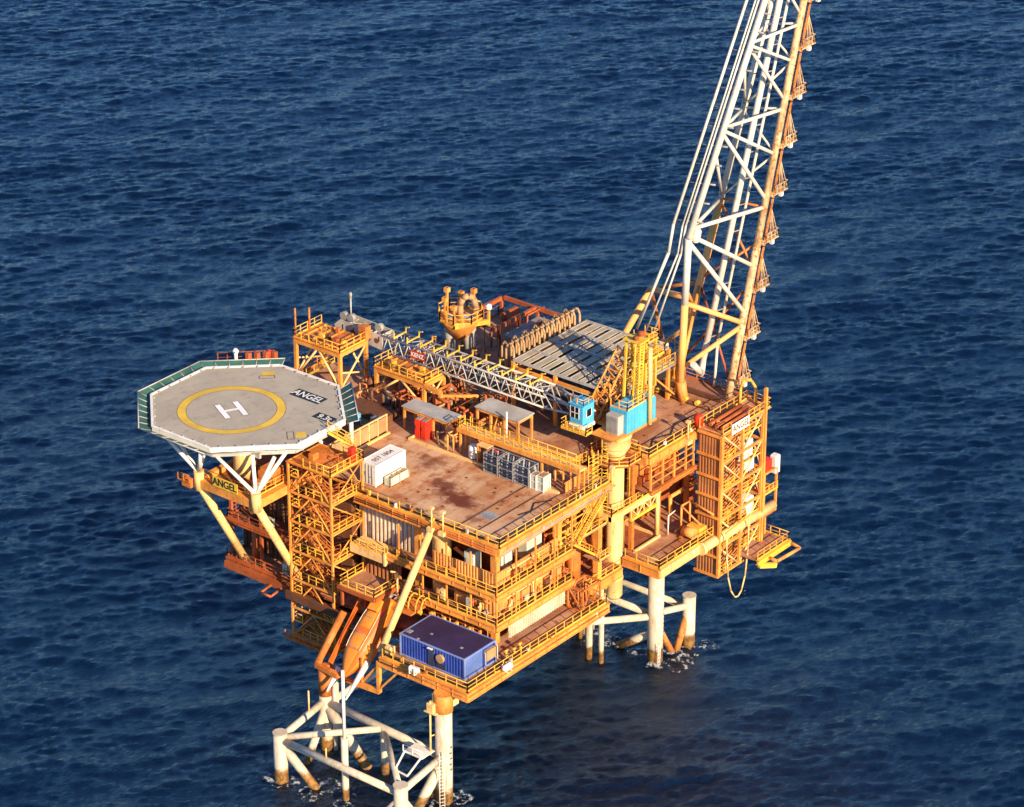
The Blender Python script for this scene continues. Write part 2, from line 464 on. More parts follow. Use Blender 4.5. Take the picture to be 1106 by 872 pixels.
# ------------------------------------------------------------------ sea
def sea():
    n = 1250; dx = .30; Ls = n*dx
    rng = np.random.default_rng(5)
    k = 2*np.pi*np.fft.fftfreq(n, dx)
    kx, ky = np.meshgrid(k, k, indexing='xy'); kk = np.hypot(kx, ky); kk[0,0] = 1
    def waves(V, wd, spread, rms, cut):
        Lw = V*V/9.81
        cosf = (kx*math.cos(wd) + ky*math.sin(wd))/kk
        ph = np.exp(-1/(kk*Lw)**2)/kk**SEA_EXP*np.abs(cosf)**spread*np.exp(-(kk*cut)**2); ph[0,0] = 0
        h = np.sqrt(ph)*(rng.normal(size=(n,n)) + 1j*rng.normal(size=(n,n)))
        s_ = rms/np.real(np.fft.ifft2(h)).std(); h = h*s_
        return [np.real(np.fft.ifft2(q)) for q in (h, -1j*kx/kk*h, -1j*ky/kk*h)]
    # wind ripples travelling along the view, a broken swell crossing them, and gusts that roughen the water in patches
    A_ = waves(SEA_V, R(97), SEA_SPREAD, SEA_RMS, .14); B_ = waves(5.2, R(112), 5.0, SEA_SWELL, .5)
    g_ = waves(9.5, R(115), 1.5, 1.0, 2.0)[0]; gust = np.clip(1+.22*g_, .5, 1.6)
    H, Dx, Dy = (a*gust + b_ for a, b_ in zip(A_, B_))
    # fine steps where the platform stands, growing coarser outwards
    def steps(n0):
        side_ = np.cumsum(np.concatenate([np.full(90,3), np.full(110,6), np.full(40,12)]))
        return np.concatenate([-side_[::-1], np.arange(n0), n0-1+side_])
    iu = steps(770); iv = steps(1160); nu, nv = len(iu), len(iv)
    u = (iu-385)*dx; v = 285 + iv*dx
    U, Vv = np.meshgrid(u, v, indexing='xy')
    hh = H[np.ix_(iv % n, iu % n)]; ddx = Dx[np.ix_(iv % n, iu % n)]; ddy = Dy[np.ix_(iv % n, iu % n)]
    f = np.clip(np.minimum(np.minimum(U-u[0], u[-1]-U), np.minimum(Vv-v[0], v[-1]-Vv))/60, 0, 1)
    vs = np.stack([U+ddx*f*SEA_CHOP, Vv+ddy*f*SEA_CHOP, hh*f], -1).reshape(-1,3)
    idx = np.arange(nu*nv).reshape(nv, nu)
    q = np.stack([idx[:-1,:-1], idx[:-1,1:], idx[1:,1:], idx[1:,:-1]], -1).reshape(-1,4)
    base = len(vs); B = 9000.
    outer = np.array([(-B,-B,0),(B,-B,0),(B,B,0),(-B,B,0)], float)
    c0, c1, c2, c3 = idx[0,0], idx[0,-1], idx[-1,-1], idx[-1,0]
    # the far sea shares its inner rim with the rippled patch (ngons along each side)
    ring = [list(idx[0,:]) + [base+1, base], list(idx[:,-1]) + [base+2, base+1], list(idx[-1,::-1]) + [base+3, base+2], list(idx[::-1,0]) + [base, base+3]]
    vs = np.vstack([vs, outer])
    me = bpy.data.meshes.new('sea')
    nq = len(q); loops = np.concatenate([q.ravel()] + [np.array(r[::-1]) for r in ring])
    starts = np.concatenate([np.arange(nq)*4, nq*4 + np.cumsum([0]+[len(r) for r in ring[:-1]])])
    me.vertices.add(len(vs)); me.vertices.foreach_set('co', vs.ravel().astype(np.float32))
    me.loops.add(len(loops)); me.loops.foreach_set('vertex_index', loops.astype(np.int32))
    me.polygons.add(len(starts)); me.polygons.foreach_set('loop_start', starts.astype(np.int32))
    me.polygons.foreach_set('use_smooth', np.ones(len(starts), bool))
    me.update(calc_edges=True); me.validate()
    o = bpy.data.objects.new('sea', me); COL.objects.link(o)
    o.location = (CAMX, CAMY, 0); o.rotation_euler = (0,0,R(-51.5)); o['kind'] = 'structure'
    m, nt, b = nodes('sea_water')
    tc, g = place(nt)
    c = mix(nt, ramp(nt, noise(nt, tc, .012, 3), .3, .7), SEA1, SEA2)
    nt.links.new(c, b.inputs['Base Color'])
    b.inputs['Roughness'].default_value = .07; b.inputs['IOR'].default_value = SEA_IOR
    b.inputs['Specular IOR Level'].default_value = .5; b.inputs['Specular Tint'].default_value = (*SEA_TINT, 1)
    # sunlight wanders several metres under the surface before it comes out again
    b.inputs['Subsurface Weight'].default_value = 1.0; b.inputs['Subsurface Radius'].default_value = (.6,.9,1.0); b.inputs['Subsurface Scale'].default_value = SEA_SSS
    mp = N(nt, 'ShaderNodeMapping'); mp.inputs['Rotation'].default_value = (0,0,R(51.5-7)); mp.inputs['Scale'].default_value = (.42,1.3,1)
    nt.links.new(g.outputs['Position'], mp.inputs['Vector'])
    n1 = noise(nt, mp.outputs[0], SEA_BS, 8, .66)
    bp = N(nt, 'ShaderNodeBump'); bp.inputs['Distance'].default_value = SEA_BD
    gs = ramp(nt, noise(nt, mp.outputs[0], .035, 4), .25, .75); gs.node.inputs['To Min'].default_value = .6; nt.links.new(gs, bp.inputs['Strength'])
    nt.links.new(n1, bp.inputs['Height']); nt.links.new(bp.outputs[0], b.inputs['Normal'])
    me.materials.append(m)
    # the hemisphere below is closed off so no sky light comes up through the water
    return o
sea()

# ------------------------------------------------------------------ JACKET
jk = thing('jacket', 'white tubular steel substructure standing in the sea under the orange decks', 'substructure', (20, 9, -4))
LEGS = [(0,0), (41,0), (0,18), (41,18)]
for x, y in LEGS:
    mb = MB().tube((x,y,-4), (x,y,12.7 if (x,y) != (0,18) else 8.0), 1.0 if (x,y) != (0,18) else .8, 24)
    o = part('leg', mb, M['jacket'], jk)
    if (x, y) == (41, 0):
        d = MB()
        for i in range(11):
            z = 1.6 + i*.62; a = R(-112)
            for t in (0, .22, .44):
                a = R(-70 + t*60); d.beam((x+1.02*math.cos(a), y+1.02*math.sin(a), z), (x+1.02*math.cos(a+.2), y+1.02*math.sin(a+.2), z), .05, .14)
        part('draft_mark', d, M['letterblack'], o)
    if (x, y) == (0, 0):
        d = MB()
        for i in range(5):
            z = 4.6 + i*.75
            a = R(-95 - (i % 2)*6); d.beam((1.02*math.cos(a), 1.02*math.sin(a), z), (1.02*math.cos(a+.32), 1.02*math.sin(a+.32), z), .05, .16)
        part('draft_mark', d, M['letterblack'], o)
def brace(p, q, r, mat='jacket'):
    part('brace', MB().tube(p, q, r*.88, 14), M[mat], jk)
P1, P2 = (-8.5, 17.6, 6.0), (-8.4, -.6, 6.0)
B1, B2 = (46.4, -1.2, 6.6), (46.4, 17.6, 6.6)
for p in (P1, P2, B1, B2):
    mb = MB(); mb.tube((p[0], p[1], -4), (p[0], p[1], p[2]+.5), .82, 20)
    mb.tube((p[0], p[1], p[2]+.5), (p[0], p[1], p[2]+.62), .88, 20)
    part('pile_sleeve', mb, M['jacket'], jk)
MID = (0.0, 9.2, 6.2)
brace((P1[0], P1[1], 5.6), (P2[0], P2[1], 5.4), .5)
brace((0,18,6.6), (0,0,5.9), .55)
brace((P1[0], P1[1], 5.9), MID, .45)
brace((P2[0], P2[1], 5.7), (0, 9.0, 6.0), .42)
brace((P1[0], P1[1], 5.8), (0,18,6.8), .5)
brace((P2[0], P2[1], 5.6), (0,0,6.2), .48)
brace((P1[0]+.3, P1[1], 4.8), (-6.9, 12.6, -1.2), .62)
brace((0, 18, 6.0), (-5.6, 17.6, -2.5), .55)
brace((0, 18, 6.2), (-.4, 9.6, -1.6), .72)
brace((0, 0, 5.6), (-5.2, 1.6, -2.2), .7)
brace((0,9.0,6.0), (.1,9.0,-3), .55)
brace((P2[0], P2[1], 4.6), (-7.2, 5.5, -2.6), .6)
brace((P2[0], P2[1], 4.8), (-5.4, -4.4, -2.6), .6)
brace((0,2.6,-1.5), (0, -.2, 2.6), .75)
# far legs
brace((41,0,6.6), (B1[0], B1[1], 5.7), .5)
brace((41,18,6.6), (B2[0], B2[1], 6.0), .5)
brace((B1[0], B1[1], 5.4), (44.3, -.7, -.6), .52, 'jacketrust')
brace((41,0,5.2), (44.0, -.6, -.4), .5, 'jacketrust')
brace((B1[0], B1[1], 5.4), (B2[0], B2[1], 5.4), .45)
brace((41,0,6.2), (41,18,6.2), .5)
brace((41,0,3.9), (41,7.2,-1.2), .6)
brace((41,18,6.0), (41,9.0,-1.2), .6)
brace((0,18,6.2), (41,18,6.2), .5)
brace((20.5,18,6.2), (40.6,.5,6.1), .5)
for i, (x, y, z1) in enumerate([(-7.2, 8.8, 8.6), (36.2,6.6,12), (38.0,8.2,12), (39.5,10.5,12), (40.5,12.2,12), (42.2,10.8,12), (42.8,13.0,12), (36.0,4.6,11),
                            (.3,16.9,11.0),(1.1,17.3,11.2),(1.3,18.2,11.2)]):
    mb = MB().tube((x,y,-4), (x,y,z1), (.42,.5,.34,.28,.3)[i % 5], 12)
    part('caisson', mb, M['jacket' if i % 3 != 2 else 'grey'], jk)
mb = MB().tube((-7.2, 8.8, 8.6), (-7.2, 8.8, 17.5), .2, 8); part('caisson', mb, M['white'], jk)
mb = MB()
mb.ladder((-1.45,-.9,-1), (-1.45,-.9,7.5), (1,-.6,0), .6); mb.ladder((40.2,-1.2,-1), (40.2,-1.2,3), (1,0,0), .4)
part('ladder', mb, M['white'], jk)
mb = MB()   # the small landing frame beside the near leg
mb.box(-3.2,-.9,.6,3.4,6.9,7.0); mb.rail([(-3.2,3.4,7.0),(-3.2,.6,7.0)], .9, 1.2)
mb.beam((-3.2,3.2,7.0),(-5.6,2.6,6.0),.16); mb.beam((-3.2,.8,7.0),(-5.8,.6,6.0),.16); mb.beam((-5.6,2.6,6.0),(-5.8,.6,6.0),.16)
part('landing_platform', mb, M['white'], jk)
mb = MB(); mb.tube((-1.3,.9,6.5), (-1.3,.9,13.6), .12, 6); mb.tube((-.6,.7,9), (-1.3,.9,9), .08, 6)
mb.tube((-3.2,17.8,6.3),(-3.2,17.8,9.6),.10,6); mb.tube((-8.5,10.5,5.6),(-8.5,10.5,7.2),.1,6)
part('riser_pipe', mb, M['cream'], jk)

# white water where the sea breaks on the legs: loose rags of foam lying on the ripples
def foam(mb, cx, cy, r0, r1, seed):
    rnd = random.Random(seed); n, k = 40, 6; vs = []; ca, sa = math.cos(R(-51.5)), math.sin(R(-51.5))
    for i in range(n):
        a = 6.283*i/n; out_ = 1+.45*math.sin(a*2+seed)+rnd.uniform(-.15,.25)
        for j in range(k):
            r = r0 + (r1-r0)*out_*j/(k-1); p, q = r*math.cos(a)*1.25, r*math.sin(a)*.95
            vs.append((cx+ca*p-sa*q, cy+sa*p+ca*q, .26-.10*j/(k-1)+rnd.uniform(-.03,.03)))
    fs = []
    for i in range(n):
        for j in range(k-1):
            i2 = (i+1) % n; fs.append((i*k+j, i*k+j+1, i2*k+j+1, i2*k+j))
    mb.add(vs, fs, True)
m, nt, b = nodes('foam_lace'); b.inputs['Base Color'].default_value = (.62,.68,.72,1); b.inputs['Roughness'].default_value = .8
v, g = place(nt); vd, _ = place(nt, 1, 1, .1)
al = mul(nt, ramp(nt, noise(nt, vd, 1.1, 8, .72), .50, .62), ramp(nt, noise(nt, vd, .55, 3), .44, .58))
nt.links.new(mul(nt, al, .75), b.inputs['Alpha'])
M['foam'] = m
fm = MB()
for i, (x, y, r0, r1) in enumerate([(41.2,-.6,.9,2.9),(44.2,-.8,.5,2.2),(40.7,8.5,.4,2.2),(-6.8,12.4,.5,2.2),(0,0,.9,2.2),(46.4,-1.4,.8,2.2),(41,7.2,.5,1.8),(-8.5,17.6,.8,1.8),(-7.2,8.8,.4,1.4)]): foam(fm, x, y, r0, r1, i+3)
solo('sea_foam', fm, M['foam'], 'white foam where the sea breaks on the white legs', 'foam', kind='stuff')

# ------------------------------------------------------------------ LOWER (CELLAR) DECK
ZL = 15.7
cd = thing('cellar_deck', 'lowest big deck of the platform, carrying the blue container at its near corner', 'deck', (26, 15, 14.5))
mb = MB()
mb.box(.35,7,-3.25,9.4,ZL-.25,ZL); mb.box(7,26.4,-3.25,40,ZL-.25,ZL); mb.box(26.4,34.5,.7,40,ZL-.25,ZL); mb.box(34.5,38,5.7,40,ZL-.25,ZL); mb.box(38,59.4,-3.25,40,ZL-.25,ZL); mb.box(36.9,38,-3.25,2.0,ZL-.25,ZL)
part('floor', mb, M['deckplate'], cd)
mb = MB()
def edge(a, b, z0, z1, w=.32):
    a, b = Vector((*a, (z0+z1)/2)), Vector((*b, (z0+z1)/2)); mb.beam(a, b, w, z1-z0)
    d = (b-a).normalized(); n_ = max(2, int((b-a).length/1.9))
    for i in range(1, n_): c_ = a.lerp(b, i/n_); mb.beam(c_-d*.04, c_+d*.04, w+.2, (z1-z0)-.26)
    for zz in (z0+.06, z1-.06): mb.beam(Vector((a.x,a.y,zz)), Vector((b.x,b.y,zz)), w+.26, .1)
edge((.2,-3.55),(.2,9.6),14.5,ZL-.01)
edge((.02,-3.4),(26.6,-3.4),14.5,ZL-.01)
edge((26.55,-3.2),(26.55,.4),14.5,ZL-.01); edge((26.7,.55),(34.4,.55),14.5,ZL-.01); edge((34.55,.7),(34.55,5.4),14.5,ZL-.01)
edge((34.7,5.55),(37.9,5.55),14.5,ZL-.01)
edge((36.75,-3.5),(36.75,2.0),14.5,ZL-.01)
edge((.4,9.5),(6.8,9.5),14.5,ZL-.01)
part('edge_beam', mb, M['struct'], cd)
mb = MB(); edge((6.9,9.7),(6.9,39.8),15.0,ZL-.01); edge((7.1,39.9),(59.5,39.9),15.0,ZL-.01); part('edge_beam', mb, M['rust'], cd)
mb = MB(); edge((36.9,-3.4),(45.6,-3.4),14.5,ZL-.01); part('edge_beam', mb, M['cream'], cd)
mb = MB(); mb.tube((45.2,-3.75,15.1),(60.2,-3.95,15.1),.62,14); mb.tube((44.9,-3.7,15.1),(45.5,-3.75,15.1),.82,14); part('edge_tube', mb, M['cream'], cd)
mb = MB()
mb.box(1,26,-.2,.2,14.5,15.44); mb.box(38.2,59,-.2,.2,14.5,15.44)
for y in (9, 18, 27, 36): mb.box(1.0 if y < 9 else 7.2,59,y-.2,y+.2,14.5,15.44)
for x in (6.4, 12, 24, 41, 50): mb.box(x-.2,x+.2,-3.1 if x not in (24,) else -3.1,39.6,14.45,15.40)
part('girder', mb, M['rust'], cd)
for x, y in LEGS:
    if (x,y) != (0,18): part('leg_collar', MB().tube((x,y,12.2),(x,y,14.5),1.12,24), M['struct' if y == 0 else 'rust'], cd)
mb = MB(); mb.rail([(.3,9.3,ZL),(.3,-3.3,ZL),(26.3,-3.3,ZL),(26.3,.4,ZL)], 1.15, 1.6)
part('handrail', mb, M['rail'], cd)
mb = MB(); mb.rail([(36.9,1.8,ZL),(36.9,-3.3,ZL),(59.2,-3.3,ZL)], 1.15, 1.6); mb.rail([(27,.6,ZL),(34.3,.6,ZL)], 1.15, 1.6)
part('handrail', mb, M['rail'], cd)
mb = MB(); mb.rail([(7.0,29,ZL),(7.0,39.8,ZL),(12,39.8,ZL)], 1.15, 1.6); part('handrail', mb, M['rust'], cd)
mb = MB(); mb.box(38.3,43.6,1.4,1.65,ZL,ZL+.3); mb.box(43.4,43.65,1.65,9,ZL,ZL+.3); mb.box(45.5,47.5,.5,.7,ZL,ZL+.3); part('kerb', mb, M['cream'], cd)
mb = MB(); mb.box(38.4,43.3,1.75,12,ZL+.004,ZL+.03); mb.box(26.6,34.2,2.2,9,ZL+.004,ZL+.03); part('painted_floor', mb, M['reddeck'], cd)

# ------------------------------------------------------------------ UPPER (WEATHER) DECK
ZU = 29.0
wd_ = thing('weather_deck', 'broad rust stained top deck with yellow edge rails carrying cargo and the crane', 'deck', (30, 18, 27.9))
mb = MB(); mb.box(10.1,24.6,-.1,22,ZU-.3,ZU); mb.box(12.1,24.6,22,28.6,ZU-.3,ZU); part('laydown_floor', mb, M['laydown'], wd_)
mb = MB()
mb.box(24.6,31,-.1,28.6,ZU-.3,ZU); mb.box(31,34.6,7,28.6,ZU-.3,ZU); mb.box(34.6,38.9,6.2,28.6,ZU-.3,ZU)
mb.box(38.9,60,-.0,28.6,ZU-.3,ZU); mb.box(24.6,60,28.6,40,ZU-.3,ZU); mb.box(22,35.5,40,48.4,ZU-.3,ZU)
part('process_floor', mb, M['deckplate'], wd_)
mb = MB(); mb.box(.7,12.0,28.6,38,ZU-.3,ZU-.01); mb.box(12.0,24.6,28.6,38,ZU-.3,ZU-.01); part('rear_floor', mb, M['reddeck'], wd_)
mb = MB()
edge((10.0,-.35),(10.0,21.6),27.9,ZU-.01); edge((9.85,-.2),(31.2,-.2),27.9,ZU-.01); edge((38.8,-.12),(59.9,-.12),27.9,ZU-.01)
edge((31.1,0),(31.1,6.9),27.9,ZU-.01); edge((38.75,.1),(38.75,6),27.9,ZU-.01); edge((31.2,6.95),(38.7,6.95),27.9,ZU-.02)
edge((60.1,0),(60.1,40),27.9,ZU-.01); edge((35.6,40.1),(60,40.1),27.9,ZU-.01); edge((22,48.5),(35.6,48.5),27.9,ZU-.01); edge((21.9,38.2),(21.9,48.3),27.9,ZU-.01)
part('edge_beam', mb, M['struct'], wd_)
mb = MB()
for y in (4.5, 9, 13.5, 18, 24, 30, 36): mb.box(10.4 if y < 22 else 12.4,59.6,y-.18,y+.18,27.85,28.68)
for x in (15, 20, 26, 30, 42, 48, 54): mb.box(x-.18,x+.18,.2 if x<31 or x>39 else 7.2,39.5,27.8,28.62)
part('girder', mb, M['rust'], wd_)
mb = MB(); mb.rail([(10.1,21.4,ZU),(10.1,-.1,ZU),(30.8,-.1,ZU)], 1.15, 1.6); part('handrail', mb, M['rail'], wd_)
mb = MB(); mb.rail([(38.9,6.2,ZU),(38.9,0,ZU),(49.0,0,ZU)], 1.15, 1.6); part('handrail', mb, M['rail'], wd_)
mb = MB(); mb.rail([(60,1,ZU),(60,40,ZU),(36,40,ZU)], 1.15, 1.8); mb.rail([(22.1,38.4,ZU),(22.1,48.3,ZU),(35.5,48.3,ZU)], 1.15, 1.8); part('handrail', mb, M['orange'], wd_)
mb = MB(); mb.box(24.5,24.75,2.6,25.6,ZU,ZU+.28); mb.box(24.75,26.8,25.4,25.6,ZU,ZU+.28); mb.box(12.2,24.4,28.35,28.6,ZU,ZU+.25); part('toe_kerb', mb, M['cream'], wd_)
mb = MB()
for y in (4.4, 6.9): mb.box(10.5,24.3,y-.12,y+.12,ZU+.003,ZU+.03)
part('deck_rail', mb, M['dark'], wd_)
mb = MB(); mb.box(14.6,16.2,4.7,6.6,ZU+.003,ZU+.035); part('hatch_plate', mb, M['drumgrey'], wd_)
rk = random.Random(6)
for k in range(16):
    x, y = rk.uniform(11.5,23.5), rk.uniform(1.2,19.5); part('deck_socket', MB().box(x-.16,x+.16,y-.16,y+.16,ZU+.003,ZU+.03), M['dark'], wd_)
for k in range(10):
    x, y = rk.uniform(40,56), rk.uniform(.8,5.5); part('deck_socket', MB().box(x-.16,x+.16,y-.16,y+.16,ZU+.003,ZU+.03), M['dark'], wd_)
part('deck_hose', MB().path([(41,1.2,ZU+.08),(43,2.4,ZU+.08),(45.5,1.5,ZU+.08),(48,2.8,ZU+.08),(52,2.2,ZU+.08)],.07,6), M['black'], wd_)
part('deck_hose', MB().path([(22.8,2.2,ZU+.08),(21.0,3.4,ZU+.08),(19.2,2.4,ZU+.08),(17.5,3.0,ZU+.08)],.06,6), M['black'], wd_)
# small lamp posts and boxes fixed on the edge
mb = MB()
for (x, y) in ((9.7,9.6),(9.7,7.9),(30.9,-.5),(46.2,-.5)):
    mb.tube((x,y,28.2),(x,y,31.0),.09,6); mb.box(x-.25,x+.25,y-.25,y+.25,30.9,31.2); mb.box(x-.45,x+.45,y-.4,y+.4,28.1,28.6)
part('lamp_post', mb, M['cream'], wd_)

# small fittings along the rails: junction boxes, lifebuoys, signs, a cable tray
rj = random.Random(17)
for (pts_, host, z) in ((((9.9,21),(9.9,0)),wd_,ZU),(((10.5,-.28),(30.5,-.28)),wd_,ZU),(((39.2,-.1),(48.5,-.1)),wd_,ZU),(((.2,9),(.2,-3)),cd,ZL),(((1,-3.45),(26,-3.45)),cd,ZL),(((37.2,-3.45),(44.5,-3.45)),cd,ZL)):
    a, b_ = Vector(pts_[0]), Vector(pts_[1]); n_ = int((b_-a).length/3.1)
    for i in range(n_):
        p = a.lerp(b_, (i+rj.uniform(.2,.8))/n_); s_ = rj.uniform(.16,.34); h_ = rj.uniform(.25,.6); zz = z+rj.choice((.3,.45,.6,-.75))
        part('junction_box', MB().bbox(p.x-s_/2-.08,p.x+s_/2-.08,p.y-s_/2-.08,p.y+s_/2-.08,zz,zz+h_,.03), M[rj.choice(('white','rail','grey','orange','rust'))], host)
mb = MB(); mb.box(10.4,30.8,-.52,-.40,28.35,28.42); mb.tube((10.2,-.46,28.15),(30.9,-.46,28.15),.06,6); part('cable_tray', mb, M['grey'], wd_)
mb = MB(); mb.tube((9.72,.2,28.3),(9.72,21.2,28.3),.07,6); mb.tube((9.70,.2,28.6),(9.70,21.2,28.6),.05,6); part('edge_pipe', mb, M['rust'], wd_)
mb = MB(); mb.tube((-.1,9.2,15.2),(-.1,-3.3,15.2),.07,6); mb.tube((.2,-3.72,15.2),(26.2,-3.72,15.2),.07,6); part('edge_pipe', mb, M['orange'], cd)
# drain beam and low pipes by the foot of the flare
mb = MB(); mb.beam((56.2,1.6,29.5),(56.2,11.4,29.5),.4,.5); mb.tube((53.6,1.2,29.35),(53.6,10.8,29.35),.22,8); part('dark_beam', mb, M['dark'], wd_)
for y in (3.4,5.2,7.6,9.4): part('valve_wheel', MB().tube((53.3,y,29.6),(53.9,y,29.6),.3,10), M['yellow'], wd_)

# dark strips put in for the shade behind the railings along the sunny edges
def gap_shade(a, b, z, host):
    mb = MB(); mb.beam(Vector((*a, z+.42)), Vector((*b, z+.42)), .03, .34); part('shade_strip', mb, M['railshade'], host)
gap_shade((10.3,.02),(30.6,.02),ZU,wd_); gap_shade((39.1,.12),(48.8,.12),ZU,wd_); gap_shade((10.22,.2),(10.22,21.2),ZU,wd_)
gap_shade((.6,-3.18),(26.1,-3.18),ZL,cd); gap_shade((.42,-3.0),(.42,9.2),ZL,cd); gap_shade((37.1,-3.18),(58.9,-3.18),ZL,cd)
# ------------------------------------------------------------------ FRONT MODULE between the decks
fm = thing('equipment_module', 'orange panelled block between the lower and top decks, ringed by two railed walkways', 'module', (17, 8, ZL))
o = part('wall_panel', MB().corrug((11.6,-.28),(1,0),10.6,16.5,18.62,.42,.13), M['clad'], fm, 'pale ribbed lowest wall strip')
o = part('wall_panel', MB().corrug((10.4,.55),(1,0),12.7,19.42,22.5,.6,.14), M['cladorange'], fm)
part('wall_panel', MB().corrug((10.35,6.8),(0,-1),6.2,19.42,22.5,.55,.08), M['cladorange'], fm)
part('parapet_panel', MB().corrug((10.25,.5),(1,0),11.6,23.42,25.2,.5,.12), M['cladorange'], fm)
part('parapet_panel', MB().corrug((10.2,9.9),(0,-1),9.4,23.42,25.2,.45,.07), M['cladorange'], fm)
mb = MB(); mb.box(8.9,23.3,-.6,1.25,19.1,19.34); mb.box(8.9,11.0,1.25,12.5,19.1,19.34); part('walkway_floor', mb, M['deckplate'], fm)
mb = MB(); mb.box(8.9,23.3,-.6,1.2,23.1,23.34); mb.box(8.9,10.85,1.2,15.8,23.1,23.34); part('walkway_floor', mb, M['deckplate'], fm)
for z in (19.0, 23.0):
    mb = MB(); edge((8.75,-.7),(23.4,-.7),z-.35,z+.36,.2); edge((8.8,-.5),(8.8,12.4 if z<20 else 15.8),z-.35,z+.36,.2); part('edge_beam', mb, M['struct'], fm)
    gap_shade((9.1,-.42),(23.1,-.42),z+.34,fm); gap_shade((9.05,-.3),(9.05,12 if z<20 else 15.5),z+.34,fm)
    mb = MB(); mb.rail([(8.85,12.3 if z<20 else 15.7,z+.34),(8.85,-.6,z+.34),(23.2,-.6,z+.34),(23.2,1.1,z+.34)], 1.15, 1.5); part('handrail', mb, M['rail'], fm)
for x, y, a, b in ((22.3,1.0,15.7,27.9),(10.95,1.2,15.7,27.9),(11.3,12.9,15.7,27.9),(30.2,1.0,15.7,27.9),(30.2,6.0,15.7,27.9)):
    part('column', MB().beam((x,y,a),(x,y,b),.75,.75,(1,0,0)), M['struct'], fm)
part('round_column', MB().lathe(11.9,9.9,[(1.12,15.7),(1.12,26.3),(1.5,27.0),(1.5,27.9)],24), M['cream'], fm)
part('diagonal_brace', MB().tube((12.8,2.9,23.4),(18.5,2.9,27.9),.5,14), M['struct'], fm)
part('diagonal_brace', MB().tube((21.7,3.0,19.4),(14.5,3.0,23.2),.4,12), M['struct'], fm)
part('inner_wall', MB().box(15.5,24,4.2,21.8,15.71,27.75), M['rust'], fm)
part('inner_wall', MB().box(11.4,15.45,7.0,11.0,15.71,23.05), M['dark'], fm)
mb = MB(); mb.bbox(13.0,15.0,1.9,3.6,23.35,26.4); mb.bbox(17.6,20.4,1.8,3.9,23.35,26.9); mb.bbox(11.4,12.9,4.8,6.2,23.35,25.9); part('cabinet', mb, M['pale'], fm)
# ribbed cladding of the left half
part('cladding', MB().corrug((11.5,22.2),(0,-1),8.9,20.7,27.75,.62,.30), M['clad'], fm)
part('cladding', MB().corrug((11.5,13.25),(0,-1),2.6,20.7,27.75,1.3,.06), M['clad'], fm, 'flat grey panels beside the ribbed wall')
part('cladding', MB().corrug((11.6,22.2),(0,-1),6.2,16.4,20.4,.62,.2), M['cladbrown'], fm)
mb = MB(); mb.box(11.32,11.5,10.85,11.75,23.4,25.8); part('door', mb, M['dark'], fm)
mb = MB(); mb.box(8.5,10.9,15.95,21.2,22.0,23.1); mb.box(8.4,10.9,15.7,15.94,21.8,23.4); part('box_beam', mb, M['cream'], fm)
mb = MB(); mb.rail([(8.6,21.1,23.1),(8.6,15.9,23.1)], 1.1, 1.3); part('handrail', mb, M['rail'], fm)
mb = MB()   # pipes and frames in the open bay under the second walkway
for i in range(7):
    y = 3.0+i*1.25; mb.tube((10.2,y,15.8),(10.2,y,18.9),.16+.05*(i%3),8); mb.tube((10.2,y,17.2+(i%3)*.5),(12.4,y,17.2+(i%3)*.5),.13,6)
for z in (16.6,17.5,18.3): mb.tube((9.7,2.2,z),(9.7,12,z),.12,6)
part('pipe_manifold', mb, M['orange'], fm)
mb = MB()
for i in range(5):
    y = 3.4+i*1.9; mb.tube((9.2,y,16.9),(9.2,y+.5,16.9),.34,10); mb.box(9.0,9.4,y+.1,y+.4,17.2,17.6)
part('valve', mb, M['rail'], fm)
mb = MB(); mb.box(8.7,11.2,9.8,15.2,18.9,19.1); part('roof_plate', mb, M['dark'], fm)
# posts, cable trays, pipes, doors and boxes that crowd the walls and walkways
for x in (9.0,12.6,16.2,19.8,23.1):
    part('stanchion', MB().beam((x,-.55,23.4),(x,-.55,27.85),.16,.16,(1,0,0)), M['struct'], fm)
    part('stanchion', MB().beam((x,-.55,19.4),(x,-.55,22.6),.16,.16,(1,0,0)), M['struct'], fm)
for y in (3.2,6.8,10.4,14.0):
    part('stanchion', MB().beam((8.95,y,23.4),(8.95,y,27.85),.16,.16,(1,0,0)), M['struct'], fm)
    if y < 12: part('stanchion', MB().beam((8.95,y,19.4),(8.95,y,22.6),.16,.16,(1,0,0)), M['struct'], fm)
rw = random.Random(31)
for z in (22.0,21.4,24.9): part('wall_pipe', MB().tube((11.6+rw.uniform(0,2),.30,z),(22.8-rw.uniform(0,3),.30,z),rw.uniform(.06,.13),6), M[rw.choice(('orange','cream','rust','grey'))], fm)
for z in (22.3,21.2,18.6): part('wall_pipe', MB().tube((10.08,1.2,z),(10.08,10.0-rw.uniform(0,3),z),rw.uniform(.06,.14),6), M[rw.choice(('orange','cream','rust','grey'))], fm)
for k in range(26):
    z0 = rw.choice((19.36,19.36,23.36)); h = rw.uniform(.5,2.0); s1, s2 = rw.uniform(.2,.55), rw.uniform(.2,.4)
    if rw.random() < .55: x, y = rw.uniform(11.2,22.6), .18
    else: x, y = 9.82, rw.uniform(1.2,9.0)
    m_ = M[rw.choice(('orange','cream','rust','grey','pale','struct','dark','rail'))]
    if rw.random() < .5: part('wall_box', MB().bbox(x-s1,x+s1,y-s2*.7,y+s2*.7,z0,z0+h,.03) if y < 1 else MB().bbox(x-s2*.7,x+s2*.7,y-s1,y+s1,z0,z0+h,.03), m_, fm)
    else: part('wall_valve', MB().tube((x,y,z0),(x,y,z0+h),.12,8).tube((x-.3,y,z0+h*.7),(x+.3,y,z0+h*.7),.16,8), m_, fm)
